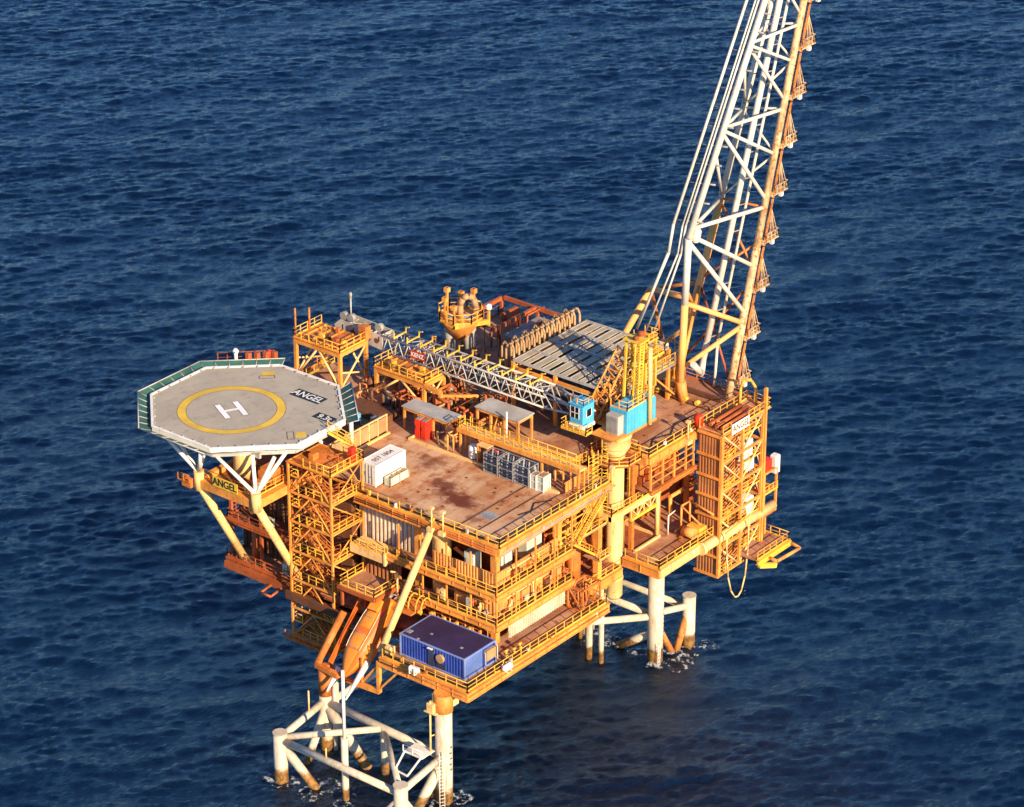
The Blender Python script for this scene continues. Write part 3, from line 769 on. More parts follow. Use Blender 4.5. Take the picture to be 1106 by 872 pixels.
for k in range(5): part('wall_pipe', MB().path([(12.4+k*2.2,.25,19.4),(12.4+k*2.2,.25,21.0+.3*(k%3)),(13.6+k*2.2,.25,21.0+.3*(k%3)),(13.6+k*2.2,.25,22.6)],.09,6), M[('orange','rust','cream')[k%3]], fm)
for k in range(7):
    y = 2.2+k*1.15; part('wall_frame', MB().path([(9.5,y,15.75),(9.5,y,18.3),(10.8,y,18.3),(10.8,y,15.75)],.1,6), M['struct'], fm)
# right end: stairs and frames linking the walkways
mb = MB(); mb.stair((29.5,.9,19.4),(24.4,.9,23.2),(0,1,0)); mb.stair((24.4,-.1,23.4),(29.6,-.1,27.6),(0,1,0)); part('stair_flight', mb, M['rail'], fm)
mb = MB(); mb.box(23.4,31,.3,2.0,23.1,23.3); mb.box(28.8,31,-.4,2.0,19.1,19.3); part('landing', mb, M['deckplate'], fm)
mb = MB(); mb.rail([(23.5,.3,23.3),(31,.3,23.3)],1.1,1.4); mb.rail([(28.8,-.4,19.3),(31,-.4,19.3)],1.1,1.4)
for z in (24.6,25.4,26.2,27.0): mb.beam((22.6,.6,z),(27.4,.6,z),.12)
part('handrail', mb, M['rail'], fm)

# process plant seen through the open bays
pl = thing('process_plant', 'red brown vessels and pipes packed inside the open bays between the decks', 'process plant', (36, 16, ZL))
rnd = random.Random(4)
for (p, q, r, m_) in [((27,5.5,18.2),(33,5.5,18.2),1.4,'rust'),((27,10,19),(34,10,19),1.7,'rust'),((39,13.5,18),(46,13.5,18),1.6,'rust'),((40,8.5,17.4),(43,8.5,17.4),.9,'cladbrown'),
                    ((48.5,6,18.2),(55,6,18.2),1.3,'rust'),((49,11,19),(57,11,19),1.6,'cladbrown'),((40,18,20),(52,18,20),2.0,'dark'),((28,16,23.4),(35,16,23.4),1.3,'orange')]:
    part('vessel', MB().vessel(p, q, r), M[m_], pl)
for (x, y, r, z0, z1) in [(28.6,3.4,.9,15.7,21.5),(32.6,3.0,.7,15.7,20.8),(33.0,9.5,1.0,15.7,24.5),(45.5,10.6,.9,15.7,23),(52.5,3.8,.8,15.7,22)]:
    part('vessel', MB().lathe(x,y,[(r*.3,z0),(r,z0+.4),(r,z1-.5),(r*.3,z1)],16), M['orange' if x<34 else 'rust'], pl)
for k in range(16):
    mb = MB(); y0 = rnd.uniform(2.4,15); z0 = rnd.uniform(16.3,27.2); x0 = rnd.choice((26,38.5,47)); x1 = x0+rnd.uniform(5,10)
    rr = rnd.choice((.12,.18,.25)); y1 = y0+rnd.uniform(1.5,4)
    mb.path([(x0,y0,15.75),(x0,y0,z0),(x1,y0,z0),(x1,y1,z0),(x1,y1,15.75)], rr, 8)
    part('pipe', mb, M[rnd.choice(('orange','rust','orange','struct'))], pl)
mb = MB()
for x in (38.6,44,50,56): 
    for y in (2.2,8.0,14): mb.beam((x,y,ZL),(x,y,27.8),.5,.5,(1,0,0))
for x in (26.2,30.2,34.6):
    for y in (8,14): mb.beam((x,y,ZL),(x,y,27.8),.5,.5,(1,0,0))
part('column', mb, M['orange'], pl)
mb = MB(); mb.box(25,34.4,7.2,20,21.6,21.9); mb.box(44.5,59,7.5,30,21.4,21.7); part('mezzanine_floor', mb, M['reddeck'], pl)
mb = MB(); mb.rail([(25,7.2,21.9),(34.4,7.2,21.9)],1.1,1.5); mb.rail([(44.5,20,21.7),(44.5,7.5,21.7),(59,7.5,21.7)],1.1,1.5); part('handrail', mb, M['orange'], pl)
part('wall_panel', MB().corrug((38.5,19.8),(1,0),21,15.72,27.7,.6,.16), M['cladbrown'], pl)
part('wall_panel', MB().corrug((24.4,20.4),(1,0),14,15.72,27.7,.6,.16), M['cladbrown'], pl)
part('louvre_wall', MB().corrug((43.2,13.2),(0,-1),4.0,15.75,19.3,.4,.14).corrug((43.2,9.2),(1,0),4.4,15.75,19.3,.4,.14), M['cladorange'], pl)

# red steel cage at the right end of the lower deck
cg = MB()
for x in (22.6,26.0):
    for y in (-2.6,-.4): cg.beam((x,y,ZL),(x,y,ZL+3),.2,.2,(1,0,0))
for z in (ZL+.15,ZL+2.9):
    for y in (-2.6,-.4): cg.beam((22.6,y,z),(26.0,y,z),.2)
    for x in (22.6,26.0): cg.beam((x,-2.6,z),(x,-.4,z),.2)
for x in (22.6,24.3): 
    cg.beam((x,-2.6,ZL+.1),(x+1.7,-2.6,ZL+2.9),.12); cg.beam((x,-.4,ZL+.1),(x+1.7,-.4,ZL+2.9),.12)
cg.beam((22.6,-2.6,ZL+.1),(22.6,-.4,ZL+2.9),.12)
for i in range(6): cg.tube((23+i*.5,-1.2-.1*(i%3),ZL+.2),(23+i*.5,-1.2,ZL+2.2+.2*(i%2)),.11,6)
solo('valve_cage', cg, M['orange'], 'orange red open steel cage on the lower deck beside the cream crane column', 'cage')

# ------------------------------------------------------------------ LEFT (rear) MODULE under the helideck
lm = thing('rear_module', 'dark brown module with stacked open decks behind the left stair tower, under the helideck', 'module', (14, 32, ZL))
part('wall', MB().corrug((10.2,40),(0,-1),11.5,15.72,27.7,.7,.2), M['dark'], lm)
part('wall', MB().box(10.5,24,22.6,39.6,15.72,27.75), M['dark'], lm)
mb = MB(); mb.box(7.0,10,28.9,39.6,20.9,21.15); part('balcony_floor', mb, M['reddeck'], lm)
mb = MB(); edge((6.9,28.8),(6.9,39.6),20.65,21.1,.2); edge((7.0,39.7),(10,39.7),20.65,21.1,.2); part('edge_beam', mb, M['rust'], lm)
mb = MB(); mb.rail([(7.0,28.9,21.15),(7.0,39.5,21.15),(10,39.5,21.15)],1.1,1.7); part('handrail', mb, M['rust'], lm)
mb = MB()
for y in (29.3,34.4,39.2): mb.beam((7.4,y,ZL),(7.4,y,27.8),.35,.35,(1,0,0))
mb.lathe(8.6,36.4,[(.55,15.7),(.55,20.9)],14)
part('column', mb, M['rust'], lm)
mb = MB(); mb.bbox(7.6,8.6,33.2,34.4,21.16,22.3); mb.bbox(7.6,8.4,30.6,31.4,ZL+.01,ZL+1.5); part('cabinet', mb, M['pale'], lm)
mb = MB().path([(5.8,32.0,14.6),(4.4,32.0,14.4),(4.4,30.4,14.4),(5.8,30.4,14.6),(7,30.4,14.8)],.15,8); mb.beam((7,32.0,14.8),(5.8,32.0,14.6),.25)
part('overboard_frame', mb, M['rust'], lm)
# ------------------------------------------------------------------ helideck support frame
hs = thing('helideck_support', 'cream frame on raking struts under the helideck, with a yellow name board', 'support frame', (.4, 33, 14.5))
mb = MB(); mb.beam((.5,37.9,29.1),(.5,28.2,29.1),.7,1.1); mb.beam((.6,28.5,29.1),(10,28.5,29.1),.7,1.1); mb.beam((.6,37.6,29.1),(10,37.6,29.1),.7,1.1); part('main_beam', mb, M['struct'], hs)
for y in (28.5,37.6):
    part('raking_strut', MB().tube((.5,y,28.9),(8.2,y,14.9),.5,16), M['cream'], hs)
    part('node', MB().lathe(.5,y,[(.62,28.2),(.62,30.6)],16), M['cream'], hs)
def hstrut(p, q, r=.24): part('deck_strut', MB().tube(p, q, r, 10), M['white'], hs)
for q in ((-1.3,33.4,35.0),(1.2,29.5,35.0),(4.4,27.0,35.0),(2.4,25.9+1.2,35.0)): hstrut((.5,28.5,30.4), q)
for q in ((-1.3,41.4,35.0),(1.2,36.5,35.0),(-1.4,35.2,35.0),(2.6,45.8,35.0),(3.6,39.5,35.0)): hstrut((.5,37.6,30.4), q)
for x in (12.5,18): 
    for y in (29,37.5,44): hstrut((x,min(y,37.8),29.0),(x,y,35.0),.28)
mb = MB(); mb.rail([(.9,37.3,29.7),(.9,28.9,29.7),(6,28.9,29.7)],1.15,1.6); mb.rail([(.2,34.9,29.2),(.2,31.0,29.2)],.4,1.3,toe=False); part('handrail', mb, M['rail'], hs)
s = part('name_board', MB().box(.02,.10,31.0,34.95,29.72,31.05), M['pale'], hs); s['label'] = 'yellow name board with black letters'
s.data.materials[0] = M['yellow']
lettering('board_lettering', 'ANGEL', 1.32, M['letterblack'], s, (-.0,33.0,30.38), (0,-1,0), (0,0,1), .02, .90)
mb = MB(); mb.box(-.4,.1,38.2,39.6,28.4,29.6); mb.rail([(-.6,40,29.2),(-.6,38.2,29.2)],1.0,.9); part('lifebuoy_rack', mb, M['orange'], hs)
# big shaded cylinder and equipment under the pad
part('standpipe', MB().lathe(5.2,34.6,[(1.0,29),(1.35,30.2),(1.35,33.6),(.9,34.8)],20), M['cream'], hs)
mb = MB(); mb.bbox(4.2,6.6,29.6,31.6,29.0,31.4); mb.bbox(2.4,3.4,30,31,29.0,30.6); part('equipment_box', mb, M['orange'], hs)

# ------------------------------------------------------------------ HELIDECK
hd = thing('helideck', 'grey octagonal helicopter deck with a white H inside a yellow ring', 'helideck', (8.8, 37.05, 35))
c0 = (8.8, 37.05); ap = 11.0
OCT = [(-2.0,33.0),(4.9,25.9),(13.2,25.9),(19.5,32.4),(19.5,41.7),(13.4,48.2),(4.0,48.2),(-2.0,42.2)]
mb = MB().prism(OCT, 35.45, 36.0); part('deck_plate', mb, M['heli'], hd)
def off(poly, d):
    n = len(poly); cx = sum(p[0] for p in poly)/n; cy = sum(p[1] for p in poly)/n; out = []
    for i in range(n):
        a, b_, c_ = Vector(poly[i-1]), Vector(poly[i]), Vector(poly[(i+1) % n])
        d1 = (b_-a).normalized(); d2 = (c_-b_).normalized(); n1 = Vector((d1.y,-d1.x)); n2 = Vector((d2.y,-d2.x))
        if n1.dot(b_-Vector((cx,cy))) < 0: n1 = -n1; n2 = -n2
        k = (n1+n2); k = k/ k.dot(n1); out.append(tuple(b_ + k*d))
    return out
O1 = off(OCT, .12); mb = MB()
for a, b_ in zip(O1, O1[1:]+O1[:1]): mb.beam((*a,35.68),(*b_,35.68),.20,.62)
for a, b_ in zip(O1, O1[1:]+O1[:1]): mb.beam((*a,36.06),(*b_,36.06),.30,.16)
part('edge_beam', mb, M['white'], hd)
mb = MB()
for y in (29,33,37,41,45): mb.box(-1.2 if 32<y<43 else 2.5,18.5 if 32<y<43 else 15.5,y-.16,y+.16,34.75,35.44)
for x in (1.5,6,10.5,15): mb.box(x-.16,x+.16,28.5,45.5,34.7,35.40)
part('girder', mb, M['grey'], hd)
mb = MB(); OG = off(OCT, -.35)
for a, b_ in zip(OG, OG[1:]+OG[:1]): mb.beam((*a,35.0),(*b_,35.0),.3,.5)
part('ring_girder', mb, M['grey'], hd)
O2 = off(OCT, .35); O3 = off(OCT, 1.75); net = MB(); fr = MB()
for i in range(8):
    a, b_, c_, d_ = O2[i], O2[(i+1) % 8], O3[(i+1) % 8], O3[i]
    if i in (1,3): continue
    net.add([(*a,35.55),(*b_,35.55),(*c_,36.15),(*d_,36.15),(*a,35.51),(*b_,35.51),(*c_,36.11),(*d_,36.11)],[(0,1,2,3),(7,6,5,4),(0,4,5,1),(1,5,6,2),(2,6,7,3),(3,7,4,0)])
    fr.tube((*d_,36.17),(*c_,36.17),.07,6)
    n = 6
    for k in range(n+1):
        t = k/n; p = Vector(a).lerp(Vector(b_), t); q = Vector(d_).lerp(Vector(c_), t); fr.tube((*p,35.58),(*q,36.18),.055,5)
part('safety_net', net, M['sea_green'], hd)
part('net_frame', fr, M['grey'], hd)
ring = MB(); HC = (6.95, 38.05); nseg = 72
for r0, r1, zz in ((5.42,6.42,36.012),):
    for i in range(nseg):
        a0, a1 = 2*math.pi*i/nseg, 2*math.pi*(i+1)/nseg
        ring.quad((HC[0]+r0*math.cos(a0),HC[1]+r0*math.sin(a0),zz),(HC[0]+r1*math.cos(a0),HC[1]+r1*math.sin(a0),zz),(HC[0]+r1*math.cos(a1),HC[1]+r1*math.sin(a1),zz),(HC[0]+r0*math.cos(a1),HC[1]+r0*math.sin(a1),zz))
part('landing_ring', ring, M['heliyellow'], hd)
bd = MB()
for r0 in (5.36,6.42):
    for i in range(nseg):
        a0, a1 = 2*math.pi*i/nseg, 2*math.pi*(i+1)/nseg; r1 = r0+.06
        bd.quad((HC[0]+r0*math.cos(a0),HC[1]+r0*math.sin(a0),36.012),(HC[0]+r1*math.cos(a0),HC[1]+r1*math.sin(a0),36.012),(HC[0]+r1*math.cos(a1),HC[1]+r1*math.sin(a1),36.012),(HC[0]+r0*math.cos(a1),HC[1]+r0*math.sin(a1),36.012))
part('ring_border', bd, M['dark'], hd)
# the H
e1 = Vector((-.465,-.885,0)).normalized(); e2 = Vector((e1.y,-e1.x,0)) ; e2 = -e2 if e2.x < 0 else e2
def hquad(mb, c, a, b_, la, lb, z): 
    c = Vector((*c,z)); mb.quad(c-a*la-b_*lb, c+a*la-b_*lb, c+a*la+b_*lb, c-a*la+b_*lb)
hm = MB(); hb = MB(); c_ = Vector((6.9,38.0))
for s in (-1,1): 
    p = c_ + e2.xy*s*1.12; hquad(hm, p, e1, e2, 1.95, .34, 36.016); hquad(hb, p, e1, e2, 2.03, .42, 36.008)
hquad(hm, c_, e2, e1, .78, .24, 36.016)
part('landing_mark', hm, M['heliwhite'], hd); part('mark_border', hb, M['dark'], hd)
tp = MB(); hquad(tp, (15.3,33.3), Vector((0,-1,0)), Vector((1,0,0)), 2.3, .95, 36.008); hquad(tp, (12.2,28.0), Vector((0,-1,0)), Vector((1,0,0)), 1.45, .72, 36.008)
t_ = part('text_panel', tp, M['letterblack'], hd)
lettering('deck_lettering', 'ANGEL', 1.75, M['letterwhite'], t_, (15.3,33.35,36.014), (0,-1,0), (1,0,0), .002, .82)
lettering('deck_lettering', '9.3t', 1.35, M['letterwhite'], t_, (12.2,28.0,36.014), (0,-1,0), (1,0,0), .002, .95)
yp = MB(); hquad(yp, (17.0,41.3), Vector((.7,-.7,0)), Vector((.7,.7,0)), .75, .6, 36.008); hquad(yp, (7.1,27.2), Vector((.7,-.7,0)), Vector((.7,.7,0)), .6, .75, 36.008); part('yellow_patch', yp, M['heliyellow'], hd)
yo = MB()
for c2, a1 in (((16.2,40.8),Vector((.7,-.7,0))),((6.2,28.0),Vector((.7,.7,0)))):
    b1 = Vector((-a1.y,a1.x,0))
    for s in (-1,1): hquad(yo, (Vector(c2)+b1.xy*s*.4), a1, b1, 1.0, .05, 36.008); hquad(yo, (Vector(c2)+a1.xy*s*.95), b1, a1, .4, .05, 36.009)
part('tie_down_outline', yo, M['dark'], hd)
tl = MB()
for i in range(8):
    a, b_ = Vector(OCT[i]), Vector(OCT[(i+1) % 8])
    for k in range(5):
        p = a.lerp(b_, (k+.5)/5)*.985 + Vector(c0)*.015; tl.lathe(p.x, p.y, [(.16,36.0),(.16,36.14),(.05,36.2)], 8)
part('perimeter_light', tl, M['drumgrey'], hd)
mb = MB(); mb.stair((12.6,23.6,33.4),(10.2,25.7,35.8),(1,1,0),1.1); part('access_stair', mb, M['rail'], hd)
# fire monitor ledge on the far edge
fmn = thing('fire_monitor_ledge', 'small dark ledge with red fire monitors on the far rim of the helideck', 'fire monitor', (17.8,46.6,35))
part('ledge', MB().box(14.6,20.6,45.6,47.4,35.2,35.4) if False else MB().prism([(14.9,47.6),(19.8,42.6),(21.4,44.2),(16.5,49.2)],35.15,35.35), M['dark'], fmn)
mb = MB(); mb.rail([(16.5,49.2,35.35),(21.4,44.2,35.35)],1.3,1.2); part('handrail', mb, M['rust'], fmn)
mb = MB()
for k in range(4): mb.bbox(18.2+k*.75,18.8+k*.75,45.6-k*.75,46.2-k*.75,35.35,36.9)
part('hose_cabinet', mb, M['rust'], fmn)
mb = MB(); mb.lathe(17.6,47.2,[(.3,35.35),(.22,36.6),(.4,37.1),(.2,37.4)],12); mb.tube((17.6,47.2,36.9),(16.6,46.2,37.4),.16,8); part('monitor', mb, M['white'], fmn)
mb = MB(); mb.lathe(20.6,44.4,[(.35,35.35),(.35,36.7),(.1,37.0)],12); part('monitor', mb, M['red'], fmn)
# ------------------------------------------------------------------ STAIR TOWERS
def tower_frame(x0, x1, y0, y1, levels, r, xbrace=False):
    fr = MB(); br = MB(); zs = levels
    for x in (x0, x1):
        for y in (y0, y1): fr.beam((x,y,zs[0]),(x,y,zs[-1]),r*2,r*2,(1,0,0))
    for z in zs:
        for y in (y0, y1): fr.beam((x0+r,y,z),(x1-r,y,z),r*1.5,r*1.8)
        for x in (x0, x1): fr.beam((x,y0+r,z),(x,y1-r,z),r*1.5,r*1.8)
    k = 0
    for a, b_ in zip(zs, zs[1:]):
        ym = (y0+y1)/2; xm = (x0+x1)/2
        for x in (x0, x1):
            br.tube((x,y0,a),(x,ym,b_-.1),r*.75,6); br.tube((x,y1,a),(x,ym,b_-.1),r*.75,6)
        for y in (y0, y1):
            if xbrace:
                br.tube((x0,y,b_),(xm,y,a),r*.7,6); br.tube((x1,y,b_),(xm,y,a),r*.7,6)
            else:
                p, q = ((x0,y,a),(x1,y,b_)) if k % 2 else ((x1,y,a),(x0,y,b_)); br.tube(p, q, r*.75, 6)
        k += 1
    return fr, br
st = thing('stair_tower', 'open orange stair tower with zigzag stairs below the helideck, left of the pale ribbed wall', 'stair tower', (8.4,24.7,9.4))
LV = [9.5,13.4,17.3,21.2,25.1,29.0,32.9]
fr, br = tower_frame(5.6,11.2,21.4,28.0,LV,.12)
part('frame', fr, M['struct'], st); part('bracing', br, M['struct'], st)
for i, (a, b_) in enumerate(zip(LV, LV[1:])):
    m_ = (a+b_)/2
    mb = MB(); mb.stair((7.0,22.9,a+.1),(7.0,26.5,m_),(1,0,0),1.3); mb.stair((9.4,26.5,m_),(9.4,22.9,b_),(1,0,0),1.3)
    part('stair_flight', mb, M['orange'], st)
    mb = MB(); mb.box(5.9,10.9,26.6,27.8,m_-.08,m_); mb.box(5.9,10.9,21.6,22.8,b_-.08,b_)
    part('landing', mb, M['orange'], st)
    mb = MB(); mb.rail([(5.75,26.6,m_),(5.75,27.85,m_),(11.0,27.85,m_)],1.1,1.3); mb.rail([(5.75,22.9,b_),(5.75,21.55,b_),(11.0,21.55,b_),(11.0,22.9,b_)],1.1,1.3)
    mb.rail([(5.62,22.9,a+.3),(5.62,26.5,a+.3)],1.0,1.2,toe=False)
    part('handrail', mb, M['rail'], st)
mb = MB(); mb.box(5.4,11.4,21.2,28.2,32.82,32.95); part('top_platform', mb, M['orange'], st)
mb = MB(); mb.rail([(5.5,25.5,32.95),(5.5,21.3,32.95),(11.3,21.3,32.95),(11.3,24.4,32.95)],1.2,1.2); part('handrail', mb, M['rail'], st)
mb = MB(); mb.box(4.6,11.6,20.9,28.6,9.3,9.42); mb.rail([(4.7,28.5,9.42),(4.7,21.0,9.42),(11.5,21.0,9.42)],1.1,1.4); part('bottom_platform', mb, M['orange'], st)
mb = MB(); mb.bbox(9.6,10.4,21.5,22.2,32.96,34.9); part('cabinet', mb, M['red'], st); part('deck_unit', MB().bbox(7.4,8.4,25.6,26.4,32.96,33.7), M['orange'], st)

rt = thing('stair_tower', 'tall stair tower at the far right corner with brown ribbed side and white name board', 'stair tower', (52.7,-2.6,9.9))
LV2 = [10.0,13.9,17.8,21.7,25.6,29.4]
fr, br = tower_frame(48.4,57.0,-4.1,-.9,LV2,.17,True)
for x in (52.7,): fr.beam((x,-4.1,10),(x,-4.1,29.4),.3,.3,(1,0,0))
fr.beam((57.2,-4.3,9.4),(57.2,-4.3,32.6),.34,.34,(1,0,0)); fr.beam((58.4,-3.4,15),(58.4,-3.4,31.8),.3,.3,(1,0,0))
part('frame', fr, M['struct'], rt); part('bracing', br, M['cream'], rt)
part('side_cladding', MB().corrug((48.15,-.75),(0,-1),3.5,10.1,29.3,.44,.10), M['cladbrown'], rt)
mb = MB()
for z in (10.1,12.8,15.5,18.2,20.9,23.6,26.4,29.3): mb.beam((47.93,-.7,z),(47.93,-4.3,z),.22,.3)
mb.beam((48.0,-4.25,10),(48.0,-4.25,29.5),.34,.3,(1,0,0))
part('cladding_rail', mb, M['struct'], rt)
for i, (a, b_) in enumerate(zip(LV2, LV2[1:])):
    m_ = (a+b_)/2; mb = MB(); mb.stair((49.6,-3.4,a),(54.6,-3.4,m_),(0,1,0),1.0); mb.stair((54.6,-1.9,m_),(49.6,-1.9,b_),(0,1,0),1.0); part('stair_flight', mb, M['struct'], rt)
    mb = MB(); mb.box(54.7,56.8,-3.9,-1.1,m_-.08,m_); mb.box(48.6,49.5,-3.9,-1.1,b_-.08,b_); part('landing', mb, M['orange'], rt)
    mb = MB(); mb.rail([(52.8,-4.0,m_),(56.9,-4.0,m_),(56.9,-1,m_)],1.1,1.2); mb.rail([(48.6,-4.0,a),(52.6,-4.0,a)],1.1,1.2); part('handrail', mb, M['rail'], rt)
mb = MB(); mb.bbox(53.2,55.2,-4.0,-2.6,24.2,26.4,.1); mb.bbox(53.6,55.6,-4.0,-2.8,22.2,23.7,.1); mb.bbox(54.2,55.8,-4.0,-2.8,16.0,18.3,.1); part('white_cabinet', mb, M['white'], rt)
mb = MB()
for z in (12.3,16,20,24,27): mb.vessel((49.6,-2.6,z),(52.4,-2.6,z+.3),.42,10)
part('fire_bottle', mb, M['orange'], rt)
nb = part('name_board', MB().box(49.95,53.6,-4.42,-4.32,28.95,30.35), M['white'], rt)
lettering('board_lettering', 'ANGEL', 1.25, M['dark'], nb, (51.78,-4.43,29.64), (1,0,0), (0,0,1), .015, .88)
mb = MB(); mb.box(48.2,58.5,-4.3,-.6,29.42,29.55); part('top_platform', mb, M['deckplate'], rt)
mb = MB(); mb.rail([(48.3,-4.2,29.55),(50,-4.2,29.55)],1.2,1.2); mb.rail([(53.7,-4.2,29.55),(58.4,-4.2,29.55),(58.4,-.6,29.55)],1.2,1.2); mb.rail([(48.3,-.7,29.55),(58.4,-.7,29.55)],1.2,1.4); part('handrail', mb, M['rail'], rt)
mb = MB()
for k in range(3): mb.tube((49.0,-3.6+k*.9,30.0),(55.5,-3.6+k*.9,30.1),.28,10)
part('red_pipe', mb, M['rust'], rt)
mb = MB().path([(56.4,-1.0,29.6),(56.5,-1.0,32.0),(57.0,-1.2,32.9),(57.6,-1.8,32.7),(57.9,-2.3,31.7),(57.9,-2.4,29.6)],.18,8); part('hose_hoop', mb, M['rail'], rt)
part('orange_drum', MB().lathe(48.8,-.2,[(.6,29.56),(.6,30.7),(.2,31.0)],14), M['red'], rt)

# hose
pts = [(48.6,-5,16.2),(48.75,-5,13),(49.2,-5,9.8),(49.9,-5,7.6),(50.8,-5,6.3),(51.5,-5,6.1),(52.2,-5,6.6),(52.9,-5,8.4),(53.3,-5,11.5),(53.4,-5,16.6)]
hz = thing('bunkering_hose', 'long pale hose hanging in a loop below the right stair tower', 'hose', (51,-5,6))
part('hose', MB().path(pts,.10,8), M['cream'], hz); part('hose_hanger', MB().beam((48.2,-5,16.3),(54,-5,16.7),.14), M['rail'], hz)
# lower landing on the right
rl = thing('boat_landing_platform', 'small low yellow platform with an outboard tube frame at the far right edge', 'platform', (56.5,-5,10))
part('floor', MB().box(52.9,59.8,-6.8,-2.6,11.0,11.25), M['deckplate'], rl)
mb = MB(); edge((52.8,-6.9),(59.9,-6.9),10.5,11.2,.25); edge((59.9,-6.8),(59.9,-2.6),10.5,11.2,.25); mb.beam((53.2,-6.9,10.4),(55.8,-7.6,9.6),.5,.6); part('edge_beam', mb, M['yellow'], rl)
mb = MB(); mb.rail([(52.9,-6.8,11.25),(59.7,-6.8,11.25),(59.7,-2.7,11.25)],1.1,1.3); part('handrail', mb, M['rail'], rl)
part('tube_frame', MB().path([(55.2,-6.9,10.7),(55.0,-8.3,10.7),(59.6,-8.6,10.7),(60.3,-6.2,10.7),(58.8,-5.2,10.7)],.22,10), M['cladorange'], rl)
mb = MB(); mb.beam((54,-3.4,11.25),(54,-3.4,14.5),.3,.3,(1,0,0)); mb.beam((59.2,-3.4,11.25),(59.2,-3.4,14.5),.3,.3,(1,0,0)); part('hanger', mb, M['struct'], rl)
# cabin-like frame at the extreme right
rb = thing('side_balcony', 'yellow post framed balcony with red equipment at the rightmost edge of the platform', 'balcony', (58.8,-3.6,14.4))
mb = MB()
for x in (57.6,60.3):
    for y in (-4.2,-2.2): mb.beam((x,y,14.4),(x,y,20.4),.26,.26,(1,0,0))
for z in (14.6,17.6,20.4):
    for y in (-4.2,-2.2): mb.beam((57.6,y,z),(60.3,y,z),.22)
    for x in (57.6,60.3): mb.beam((x,-4.2,z),(x,-2.2,z),.22)
part('frame', mb, M['struct'], rb)
mb = MB(); mb.bbox(58.2,59.6,-4.0,-2.8,20.5,21.9); part('red_unit', mb, M['red'], rb)
mb = MB(); mb.bbox(60.0,61.0,-4.3,-3.3,19.6,22.0,.1); part('white_unit', mb, M['white'], rb)
mb = MB(); mb.box(57.5,60.4,-4.3,-2.1,14.3,14.45); mb.box(57.5,60.4,-4.3,-2.1,17.4,17.5); mb.box(58.2,60.1,-2.6,-2.3,14.5,17.2); part('floor', mb, M['rust'], rb)
mb = MB(); mb.rail([(57.6,-4.35,17.5),(60.4,-4.35,17.5)],1.1,.9); part('handrail', mb, M['rail'], rb)

# yellow winch on the lower deck
wn = thing('deck_winch', 'bright yellow winch on the lower deck at the foot of the right stair tower', 'winch', (46.6,-1.6,ZL))
part('winch_body', MB().bbox(45.8,47.4,-2.9,-.8,ZL+.3,ZL+1.5,.1), M['rail'], wn); part('winch_drum', MB().tube((45.2,-2.6,ZL+1.0),(45.2,-.9,ZL+1.0),.65,16), M['cladorange'], wn)
mb = MB(); mb.box(44.6,47.6,-3.0,-2.7,ZL+.01,ZL+.3); mb.box(44.6,47.6,-.95,-.65,ZL+.01,ZL+.3); part('skid', mb, M['orange'], wn)
fg = MB()
for x in (46.2,48.0): fg.path([(x,.2,ZL),(x,.2,ZL+3.6)],.14,6)
fg.path([(46.2,.2,ZL+3.6),(48,.2,ZL+3.6),(47.7,-3.6,ZL+3.0)],.14,6); fg.tube((46.2,.2,ZL+3.6),(47.4,-3.6,ZL+.2),.12,6)
solo('winch_gallows', fg, M['cladorange'], 'orange tube gallows standing behind the yellow winch', 'gallows')
lp = MB(); lp.path([(44.6,1.0,ZL),(44.6,1.0,ZL+2.6),(46.0,1.0,ZL+2.8)],.08,6)
solo('deck_light', lp, M['white'], 'thin white bent lamp pole on the lower deck near the kerb', 'lamp pole')

# hanging gallery under the right part of the top deck
hg = thing('hanging_gallery', 'red floored gallery hung on yellow posts under the right part of the top deck', 'gallery', (44,0,24.2))
mb = MB()
for x in (39.2,41.6,44.0,46.4,48.0): mb.beam((x,-.1,24.3),(x,-.1,27.85),.22,.22,(1,0,0))
for z in (25.2,26.1,27.0): mb.beam((39.2,-.12,z),(48.0,-.12,z),.12)
part('hanger', mb, M['struct'], hg)
part('floor', MB().box(38.9,48.1,-.3,2.2,24.1,24.3), M['reddeck'], hg)
mb = MB(); edge((38.9,-.4),(48.2,-.4),23.9,24.4,.2); part('edge_beam', mb, M['orange'], hg)
mb = MB(); mb.box(39,48,2.25,2.4,24.35,27.6); part('back_wall', mb, M['orange'], hg)
mb = MB()
for i in range(6): mb.bbox(39.6+i*1.4,40.3+i*1.4,1.5,2.1,24.31,25.4+.4*(i%2))
part('cabinet', mb, M['rust'], hg)

# ------------------------------------------------------------------ CRANE
PX, PY = 36.8, 3.4
def lerp_(a, b, t): return Vector(a).lerp(Vector(b), t)
cr = thing('pedestal_crane', 'big deck crane with long grey lattice boom, blue machinery house and cream column', 'crane', (PX,PY,9.6))
part('pedestal', MB().lathe(PX,PY,[(.7,9.5),(1.08,10.0),(1.08,12.2),(1.16,12.25),(1.16,12.5),(1.06,12.55),(1.06,28.2),(1.25,29.6),(1.75,30.3)],28), M['cream'], cr)
part('slew_drum', MB().lathe(PX,PY,[(1.75,30.3),(1.8,30.5),(1.8,31.6),(1.95,31.7),(1.95,32.0),(1.7,32.2)],28), M['cream'], cr)
def octa(cx, cy, r, a0=22.5): return [(cx+r*math.cos(R(a0+45*i)), cy+r*math.sin(R(a0+45*i))) for i in range(8)]
def ringfloor(mb, ri, ro, z0, z1):
    for i in range(8):
        a0, a1 = R(22.5+45*i), R(67.5+45*i)
        q = [(PX+ri*math.cos(a0),PY+ri*math.sin(a0)),(PX+ro*math.cos(a0),PY+ro*math.sin(a0)),(PX+ro*math.cos(a1),PY+ro*math.sin(a1)),(PX+ri*math.cos(a1),PY+ri*math.sin(a1))]
        mb.prism(q, z0, z1)
    return mb
